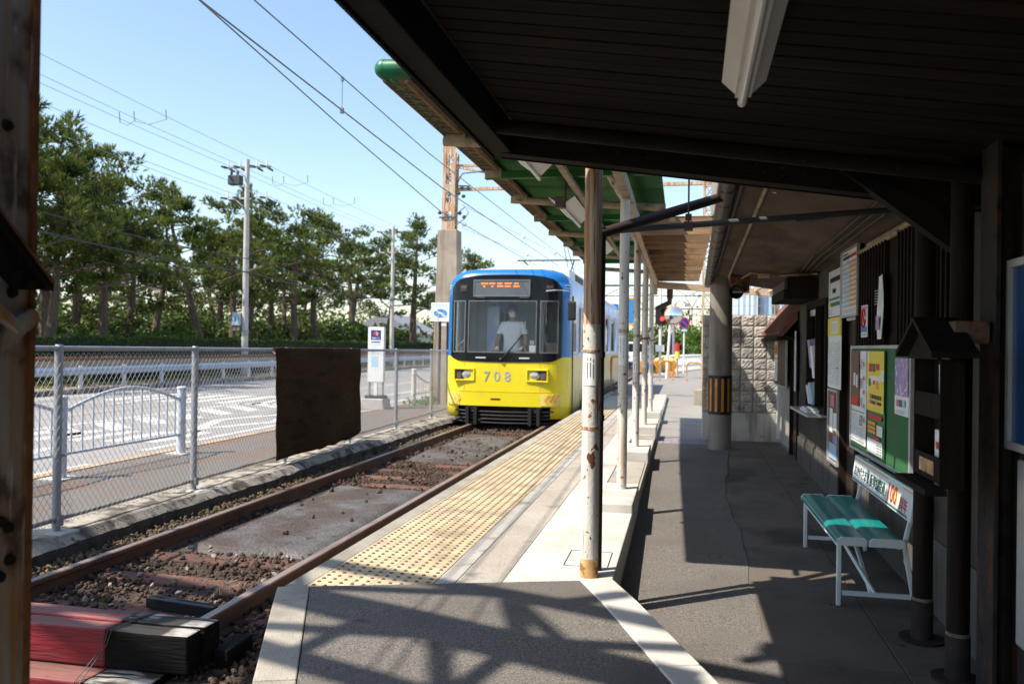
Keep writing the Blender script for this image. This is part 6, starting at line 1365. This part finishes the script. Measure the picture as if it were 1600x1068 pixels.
b = MB(); b.box(-21.2,-20.45,4,78,0,1.58); b.build('core', M['hedge_in'], hg_)
def hfn():
    y = 4+74*rng.random()**1.3; wv = .05*math.sin(y*1.3)+.04*math.sin(y*3.1)
    if rng.random() < .45: return (-20.42+rng.uniform(-.06,.05), y, rng.uniform(.1,1.62+wv))
    return (rng.uniform(-21.2,-20.4), y, 1.58+wv+rng.uniform(-.05,.08))
stuff(leafcloud(26000, hfn, .04, .085).build('leaves', M['hedge'], hg_))
def gfn():
    y = 6+60*rng.random(); return (rng.uniform(-19.3,-18.3), y, abs(rng.normal())*.11*(1+math.sin(y*.9)+.5*math.sin(y*2.3)) if math.sin(y*.9)+.6*math.sin(y*2.3) > .1 else rng.uniform(0,.06))
o = leafcloud(7000, gfn, .04, .11).build('roadside_grass', M['grass']); o['kind'] = 'stuff'; o['label'] = 'patches of grass and weeds behind the guard rail'; o['category'] = 'grass'
def wfn(): return (rng.uniform(-6.7,-6.1), rng.uniform(19.2,23), abs(rng.normal())*.08)
o = leafcloud(420, wfn, .03, .07).build('pavement_weeds', M['shrub']); o['kind'] = 'stuff'; o['label'] = 'weeds at the foot of the concrete gantry pillar'; o['category'] = 'weeds'

# ------------------------------------------------------------------ pines
def pine_mesh(seed, h, lean, spread, bare=.42):
    r_ = random.Random(seed); q = np.random.default_rng(seed); tb = MB(); V = []; F = []
    P_ = []; ox = oy = 0; a0 = r_.uniform(0,6.28)
    for i in range(11):
        t = i/10; P_.append(Vector((math.cos(a0)*lean*h*t**1.2+.25*math.sin(t*5+seed), math.sin(a0)*lean*h*t**1.2+.2*math.sin(t*4+seed*2), h*.94*t)))
    tb.tube(P_, [max(.03,.26*(1-.85*(i/10))*h/9) for i in range(11)], 8)
    def at(t): k = min(int(t*10),9); return P_[k].lerp(P_[k+1], t*10-k)
    def pad(c, rx, rzz, n):
        for _ in range(n):
            d = q.normal(size=3); d /= np.linalg.norm(d); rr = q.random()**.45; p = np.array(c)+d*rr*np.array([rx,rx,rzz])
            ax = d*.8+np.array([0,0,.9])+q.normal(size=3)*.35; ax /= np.linalg.norm(ax); L = q.uniform(.15,.30)
            for _k in range(5):
                dd = ax+q.normal(size=3)*.36; dd /= np.linalg.norm(dd); e = np.cross(dd, q.normal(size=3)); e /= np.linalg.norm(e)+1e-9
                b0 = len(V); V.extend([tuple(p-e*.028), tuple(p+e*.028), tuple(p+dd*L)]); F.append((b0,b0+1,b0+2))
    nl = 14
    for i in range(nl):
        t = bare+(1-bare)*(i+.4*r_.random())/nl; a = a0+i*2.4+r_.uniform(-.5,.5); L = spread*h*(.30*(1-((t-bare)/(1-bare))**1.6)+.07)*r_.uniform(.6,1.25)
        p0 = at(t); p1 = p0+Vector((math.cos(a)*L*.5, math.sin(a)*L*.5, L*r_.uniform(-.02,.22))); p2 = p0+Vector((math.cos(a+.2)*L, math.sin(a+.2)*L, L*r_.uniform(.0,.40)))
        rr = .075*h/9*(1.15-t); tb.tube([p0,p1,p2], [rr,rr*.7,rr*.3], 5, cap=False)
        sz = .047*h*r_.uniform(.75,1.25); pad(p2, sz*1.35, sz*.58, 44); pad(p1+Vector((r_.uniform(-.4,.4),r_.uniform(-.4,.4),.18)), sz*1.15, sz*.5, 30)
        for k in range(3):
            aa = a+r_.uniform(-1.2,1.2); l2 = L*r_.uniform(.3,.6); s_ = p1.lerp(p2, r_.uniform(0,.9)); e_ = s_+Vector((math.cos(aa)*l2, math.sin(aa)*l2, l2*r_.uniform(.1,.55)))
            tb.tube([s_,e_], [rr*.45,rr*.15], 4, cap=False); pad(e_, sz*r_.uniform(.75,1.1), sz*.5, 24)
    top = at(1.0)
    for k in range(4): pad(top+Vector((r_.uniform(-.4,.4),r_.uniform(-.4,.4),r_.uniform(-.5,.35))), .05*h, .05*h, 28)
    cb = MB(); cb.add(V, F); return tb, cb
PV = []
for sd_, h, ln, sp, br in ((1,8.8,.05,.95,.34),(2,9.4,.13,1.05,.40),(3,8.0,.22,1.2,.42),(4,8.6,.08,1.05,.38),(5,7.6,.16,.95,.36),(6,9.0,.05,.85,.45)):
    tb_, cb_ = pine_mesh(sd_, h, ln, sp, br)
    r_ = thing('pine_tree', 'x', 'tree', (0,0,0), 'pines beyond the hedge'); tb_.build('trunk', M['bark'], r_, smooth=True); c_ = cb_.build('crown', M['pine'], r_)
    PV.append((r_, h, [False]))
# camera-independent list: x, y, height, variety, turn, label
TR = [(-23.0,23.5,10.4,0,0.3,'dense tall pine at the far left, its crown cut by the rusty column'),(-24.5,27.5,9.6,1,1.0,'tallest pointed pine second from the rusty column'),
 (-23.2,26.2,8.2,4,2.2,'bushy pine with low branches just right of the rusty column'),(-27.0,32.0,9.6,2,4.1,'broad leaning pine with a long bare branch reaching right'),
 (-23.8,30.5,8.8,5,5.0,'slim straight pine between the leaning trunks at left'),(-25.2,36.2,8.2,3,.6,'pine with a crooked bare trunk left of the utility pole'),
 (-23.6,37.6,9.2,2,2.6,'wide-crowned pine just left of the tall utility pole'),(-28.5,38.5,8.0,1,3.3,'pine standing deeper in, left of the utility pole'),
 (-24.6,43.8,10.6,0,1.9,'pointed pine just right of the tall utility pole'),(-23.4,46.4,9.8,3,5.3,'pine with a pale curved trunk right of the utility pole'),
 (-26.5,50.5,9.8,4,.2,'round dense pine in the middle of the row'),(-24.2,52.0,10.6,5,3.9,'upright pine behind the dark cloth'),
 (-23.6,56.5,10.9,1,2.9,'pine with a dark forked trunk above the bus stop sign'),(-26.0,60.0,9.2,2,4.6,'pine leaning left above the bus stop sign'),
 (-22.6,62.5,10.4,3,1.2,'feathery pine between the plain pole and the bus stop sign'),(-21.5,64.5,12.0,0,4.4,'last tall pine, right of the plain utility pole'),
 (-20.5,74.0,10.2,4,2.0,'small pine partly behind the concrete gantry pillar'),(-30,30,8.4,5,.9,'deeper pine at the far left behind the dense one'),(-21.9,21.0,9.8,4,3.6,'pine half hidden behind the rusty column'),(-24.8,33.6,7.4,0,3.0,'full green pine between the bare-branched pine and the crooked one'),(-24.0,40.6,7.8,5,1.4,'narrow pine directly behind the tall utility pole'),(-27.5,45.0,8.6,1,.5,'deeper pine between the pointed pine and the round dense one'),(-28.0,55.0,9.0,3,2.2,'deeper pine just left of the forked pine'),(-26.5,24.5,9.6,2,5.5,'spreading pine behind the tall pine at the far left'),
 (-31,42,8.0,0,2.4,'deeper pine showing between trunks left of the pole'),(-32,52,8.2,3,3.1,'deeper pine behind the round dense one'),(-31,64,8.2,1,5.8,'deeper pine behind the feathery one')]
for (x,y,h,v,a,lab) in TR:
    r_, h0, used = PV[v]
    if not used[0]: t = r_; used[0] = True; t.location = (x,y,0); t['label'] = lab; t.rotation_euler = (0,0,a)
    else: t = dup(r_, (x,y,0), lab, a)
    t.scale = (h/h0,)*3
# shrubs under and beyond the pines
def shrub_mesh(seed, n=1500, s0=.05, s1=.12):
    q = np.random.default_rng(seed); cl = [(q.uniform(-.75,.75),q.uniform(-.75,.75),q.uniform(.25,1.1),q.uniform(.35,.7)) for _ in range(11)]
    def fn():
        c = cl[rng.integers(11)]; d = rng.normal(size=3); d /= np.linalg.norm(d); return (c[0]+d[0]*c[3]*rng.random()**.3, c[1]+d[1]*c[3]*rng.random()**.3, max(.05,c[2]+d[2]*c[3]*.8))
    b = leafcloud(n, fn, s0, s1); s_ = MB()
    for c in cl[:6]: s_.tube([(0,0,0),(c[0]*.6,c[1]*.6,c[2])], [.04,.012], 5)
    return b, s_
SV = []
for k in range(3):
    b_, s_ = shrub_mesh(40+k, 2400, .05, .11); t = thing('shrub', 'x', 'shrub', (0,0,0), 'shrubs under the pines'); b_.build('leaves', M['shrub'] if k == 0 else M['leaf'], t); s_.build('stem', M['bark'], t); SV.append((t,[False]))
SH = [(-23,33.5,1.6,0,'bright green shrub left of the utility pole, with a slender dark stem'),(-25,24.5,1.5,1,'dark shrub under the pines at the far left'),(-26,29,1.7,1,'dark shrub between the leaning trunks'),(-25.5,34,1.6,2,'shrub behind the hedge left of the pole'),(-26,40,1.8,1,'shrub behind the tall utility pole'),
 (-25,45,1.7,2,'shrub at the foot of the pointed pine'),(-25,50,1.8,1,'shrub behind the dark cloth'),(-24,55,1.9,2,'shrub left of the bus stop sign'),(-22.6,57,2.3,0,'bright round shrub above the bus stop sign'),(-24,66,2.2,1,'shrub behind the plain utility pole'),(-19.5,70,2.6,0,'bright green tree-like shrub left of the concrete pillar'),(-17.5,76,2.4,0,'bright green shrub behind the no-cycling sign'),
 (-29,36,2.2,1,'deep shrub filling the gap beside the crooked pine'),(-30,47,2.3,2,'deep shrub filling the gap beyond the pole'),(-30,58,2.3,1,'deep shrub behind the forked pine'),(-27,27,2.0,2,'deep shrub at the far left'),
 (6.5,88,3.0,0,'large green bush in the distance right of the signal'),(3.0,95,3.2,0,'green bush behind the distant round sign'),(-1.0,105,3.0,2,'dark distant bush behind the signal'),(-8,110,3.0,0,'green tree beside the end of the tram'),(9.5,80,2.6,2,'dark green bush at the right of the distant street')]
for (x,y,s_,v,lab) in SH:
    t, used = SV[v]
    if not used[0]: used[0] = True; t.location = (x,y,0); t['label'] = lab; c = t
    else: c = dup(t,(x,y,0),lab,random.uniform(0,6))
    c.scale = (s_*1.1,s_*1.1,s_)
    if y > 78: c['group'] = 'bushes in the distance'
def wood():
    y = rng.uniform(10,150); return (-46+rng.normal()*3+(y-10)*.06, y, abs(rng.normal())*1.5+rng.random()*2.4)
o = leafcloud(30000, wood, .22, .44).build('woodland', M['leaf']); o['kind'] = 'stuff'; o['label'] = 'low dark woodland far behind the pines'; o['category'] = 'woodland'
def wood2():
    x = rng.uniform(-40,60); return (x, 150+rng.normal()*6, abs(rng.normal())*3.0*(1+.4*math.sin(x*.3)))
o = leafcloud(9000, wood2, .25, .55).build('woodland', M['leaf']); o['kind'] = 'stuff'; o['label'] = 'distant trees at the end of the line'; o['category'] = 'woodland'
hs_ = thing('house', 'low grey-roofed house behind the plain utility pole', 'house', (-33,92,0))
b = MB(); b.box(-37,-29,88,96,0,2.8); b.build('wall', M['house_wall'], hs_)
b = MB(); b.prism([(-37.6,2.7),(-28.4,2.7),(-33,5.0)], 1, 87.4, 96.6); b.build('roof', M['house_roof'], hs_)
for x in (-35.5,-33,-31):
    b = MB(); b.box(x,x+1.1,87.93,87.99,.9,2.1); b.build('window', M['black_gloss'], hs_)

# ================================================================== FAR END OF THE PATH
def hoop(p0, p1, h, lab):
    p0, p1 = Vector(p0), Vector(p1); t = thing('hoop_barrier', lab, 'barrier', p0, 'orange hoop barriers'); d = (p1-p0).normalized(); z = Vector((0,0,1)); pts = [p0]
    for k in range(6): a = math.pi/2*k/5; pts.append(p0+z*(h-.18)+d*.18*(1-math.cos(a))+z*.18*math.sin(a))
    for k in range(6): a = math.pi/2*k/5; pts.append(p1+z*(h-.18)-d*.18*(1-math.sin(a))+z*.18*math.cos(a))
    pts.append(p1); b = MB(); b.tube(pts, .035, 8); b.build('hoop', M['orange'], t, smooth=True)
    for p in (p0,p1): b = MB(); b.tube([p,p+z*.04], .06, 8); b.build('collar', M['orange'], t)
hoop((-.87,33.8,.2),(-.35,34.0,.2),.78,'left one of the two orange hoops across the far path'); hoop((.22,34.2,.2),(.80,34.0,.2),.74,'right one of the two orange hoops across the far path')
hoop((-1.86,22.4,.2),(-1.62,24.4,.2),1.05,'orange hoop between the front post and the second post, beside the tram')
mr2 = thing('traffic_mirror', 'round convex traffic mirror with an orange rim on a white pole', 'mirror', (-.55,36,.2))
b = MB(); b.tube([(-.62,36,.2),(-.48,36,2.6),(-.46,36,4.3)], .06, 10); b.build('pole', M['white_paint'], mr2, smooth=True)
b = MB(); b.tube([(-.34,35.86,2.92),(-.34,35.94,2.92)], [.37,.41], 26); b.build('rim', M['orange'], mr2)
b = MB(); n = 24
vs = [(-.34,35.76,2.92)]+[(-.34+.36*r_*math.cos(2*math.pi*k/n), 35.76+.09*r_*r_, 2.92+.36*r_*math.sin(2*math.pi*k/n)) for r_ in (.35,.7,1) for k in range(n)]
b.add(vs, [(0,1+k,1+(k+1)%n) for k in range(n)]+[(1+q*n+k,1+(q+1)*n+k,1+(q+1)*n+(k+1)%n,1+q*n+(k+1)%n) for q in range(2) for k in range(n)]); b.build('glass', M['mirror'], mr2, smooth=True)
b = MB(); b.bar((-.62,36,3.5),(-.36,36,3.15),.06,.03); b.build('stay', M['rust_rail'], mr2)
sg = thing('railway_signal', 'black railway signal head showing a red light on a white pole', 'signal', (-.95,37,.2))
b = MB(); b.tube([(-.93,37,.2),(-.93,37,5.2)], .06, 10); b.build('pole', M['white_paint'], sg, smooth=True)
b = MB(); b.prism([(-1.15,2.62),(-.98,2.50),(-.78,2.50),(-.62,2.62),(-.62,3.28),(-.78,3.42),(-.98,3.42),(-1.15,3.28)], 1, 36.84, 36.90); b.build('backboard', M['black'], sg)
b = MB(); b.tube([(-.85,36.80,2.80),(-.85,36.84,2.80)], .085, 14); b.build('red_light', M['red_lamp'], sg)
b = MB(); b.tube([(-.85,36.80,3.15),(-.85,36.84,3.15)], .10, 14); b.build('dark_light', M['dark_hole'], sg)
for z in (2.91,3.27): b = MB(); b.prism([(-.97,z-.04),(-.85,z+.03),(-.73,z-.04),(-.85,z+.01)], 1, 36.64, 36.84); b.build('hood', M['black'], sg)
b = MB(); b.box(-1.12,-.75,36.85,36.95,1.35,1.65); b.build('number_plate', M['paper'], sg)
np_ = thing('no_parking_sign', 'round blue no-parking sign with a red ring on a slim white pole', 'sign', (.12,44,.2))
b = MB(); b.tube([(.12,44,.2),(.12,44,3.0)], .04, 8); b.build('pole', M['white_paint'], np_)
b = MB(); b.tube([(.12,43.93,2.85),(.12,43.95,2.85)], .29, 22); b.build('disc', M['print_red'], np_)
b = MB(); b.tube([(.12,43.915,2.85),(.12,43.928,2.85)], .235, 22); b.build('face', M['bus_blue'], np_); b = MB(); b.bar((-.05,43.90,3.02),(.29,43.90,2.68),.05,.01,(0,1,0)); b.build('slash', M['print_red'], np_)
b = MB(); b.box(-.02,.26,43.93,43.95,2.40,2.50); b.build('sub_plate', M['print_lblue'], np_)
pf = thing('white_railing', 'white picket railing curving along the far side of the street', 'railing', (.5,52,.2))
pp = [(-.9,40.5),(-.2,47),(1.0,53),(2.6,57),(4.6,60)]
for i in range(4):
    for z in (.35,.85): b = MB(); b.bar((*pp[i],z+.2),(*pp[i+1],z+.2),.05,.07); b.build('rail', M['white_paint'], pf)
    b = MB()
    for k in range(14): t = k/14; x, y = pp[i][0]+(pp[i+1][0]-pp[i][0])*t, pp[i][1]+(pp[i+1][1]-pp[i][1])*t; b.box(x-.05,x+.05,y-.02,y+.02,.25,1.15)
    b.build('pickets', M['white_paint'], pf)
cg = thing('crossing_gate_machine', 'orange and black crossing barrier machine behind the left hoop', 'barrier machine', (-1.3,38,.2))
b = MB(); b.box(-1.85,-1.0,37.8,38.4,.35,.95); b.build('housing', M['orange'], cg, bevel=.06)
b = MB(); b.tube([(-1.4,37.75,.62),(-1.4,37.82,.62)], .24, 16); b.build('drive_disc', M['black'], cg); b = MB(); b.tube([(-1.4,38.0,.9),(-1.4,38.0,2.1)], .07, 8); b.sphere((-1.4,37.95,1.75),.16,10,6); b.build('bell_post', M['black'], cg)
b = MB(); b.bar((-.35,38.0,.2),(-.35,38.0,.95),.20,.14); b.bar((-.58,38.2,.2),(-.58,38.2,.9),.22,.2); b.build('side_post', M['orange'], cg)
b = MB(); b.sphere((-.75,38.6,.75),.52,12,8,0,(1.1,.7,.75)); solo('yellow_cover', b, M['chev_pale'], 'pale yellow sheet cover draped behind the left orange hoop', 'cover', (-.75,38.6,.2))
wa = thing('warning_marker', 'small red, white and yellow marker post beside the white railing', 'marker', (-.2,41,.2))
b = MB(); b.tube([(-.2,41,.2),(-.2,41,1.0)], .05, 8); b.build('post', M['joist'], wa); b = MB(); b.tube([(-.2,41,1.0),(-.2,41,1.35)], .12, 10); b.build('yellow_band', M['print_yellow'], wa); b = MB(); b.tube([(-.2,41,1.36),(-.2,41,1.75)], .12, 10); b.build('red_band', M['print_red'], wa)
for k, (x, y, h, lab) in enumerate(((2.6,70,6.0,'white slender street pole at the right of the far street'),(-.6,64,5.2,'bluish lamp post with a curved arm, left of the round sign'))):
    t = thing('street_pole', lab, 'pole', (x,y,.2)); b = MB(); pts = [(x,y,.2),(x,y,h*.8)]+([(x,y,h)] if k == 0 else [(x+.1,y,h*.95),(x+.5,y,h),(x+.9,y,h*.95)]); b.tube(pts, .10, 8); b.build('pole', M['pole_pale'] if k == 0 else M['galv'], t, smooth=True)
    b = MB(); b.box(x-.15 if k == 0 else x+.8,x+.15 if k == 0 else x+1.2,y-.1,y+.1,h-.05 if k == 0 else h*.9,h+.1 if k == 0 else h*.95); b.build('lamp_head', M['galv'], t)
sgn = thing('orange_topped_sign', 'blue sign with an orange top edge seen between the second and third posts', 'sign', (-2.6,36,.2))
b = MB(); b.box(-2.55,-2.0,36,36.06,2.55,3.6); b.build('board', M['print_blue'], sgn); b = MB(); b.box(-2.56,-1.99,35.99,36.07,3.6,3.68); b.box(-2.56,-1.99,35.99,36.07,2.47,2.55); b.build('edge', M['print_orange'], sgn); b = MB(); b.tube([(-2.28,36.03,.2),(-2.28,36.03,2.47)], .04, 8); b.build('pole', M['galv'], sgn)
vn = thing('parked_van', 'small white van parked at the end of the platform, seen behind the posts', 'van', (-3.2,60,.0))
b = MB(); b.prism([(60,.45),(60,1.15),(60.6,1.9),(63.4,1.95),(63.6,.45)], 0, -4.0, -2.3); b.build('body', M['car_white'], vn, bevel=.08)
b = MB(); b.add([(-3.85,60.03,1.2),(-2.45,60.03,1.2),(-2.55,60.53,1.82),(-3.75,60.53,1.82)], [(0,1,2,3)]); b.build('windscreen', M['black_gloss'], vn)
for x in (-3.9,-2.5):
    for y in (60.7,62.9): b = MB(); b.tube([(x,y,.3),(x+.1,y,.3)], .3, 14); b.build('wheel', M['rubber'], vn)
    b = MB(); b.box(x+.0,x+.2,59.96,60.0,.8,.95); b.build('headlight', M['lamp_glass'], vn)

for o in list(COL.objects):
    if '_w' in o: del o['_w']
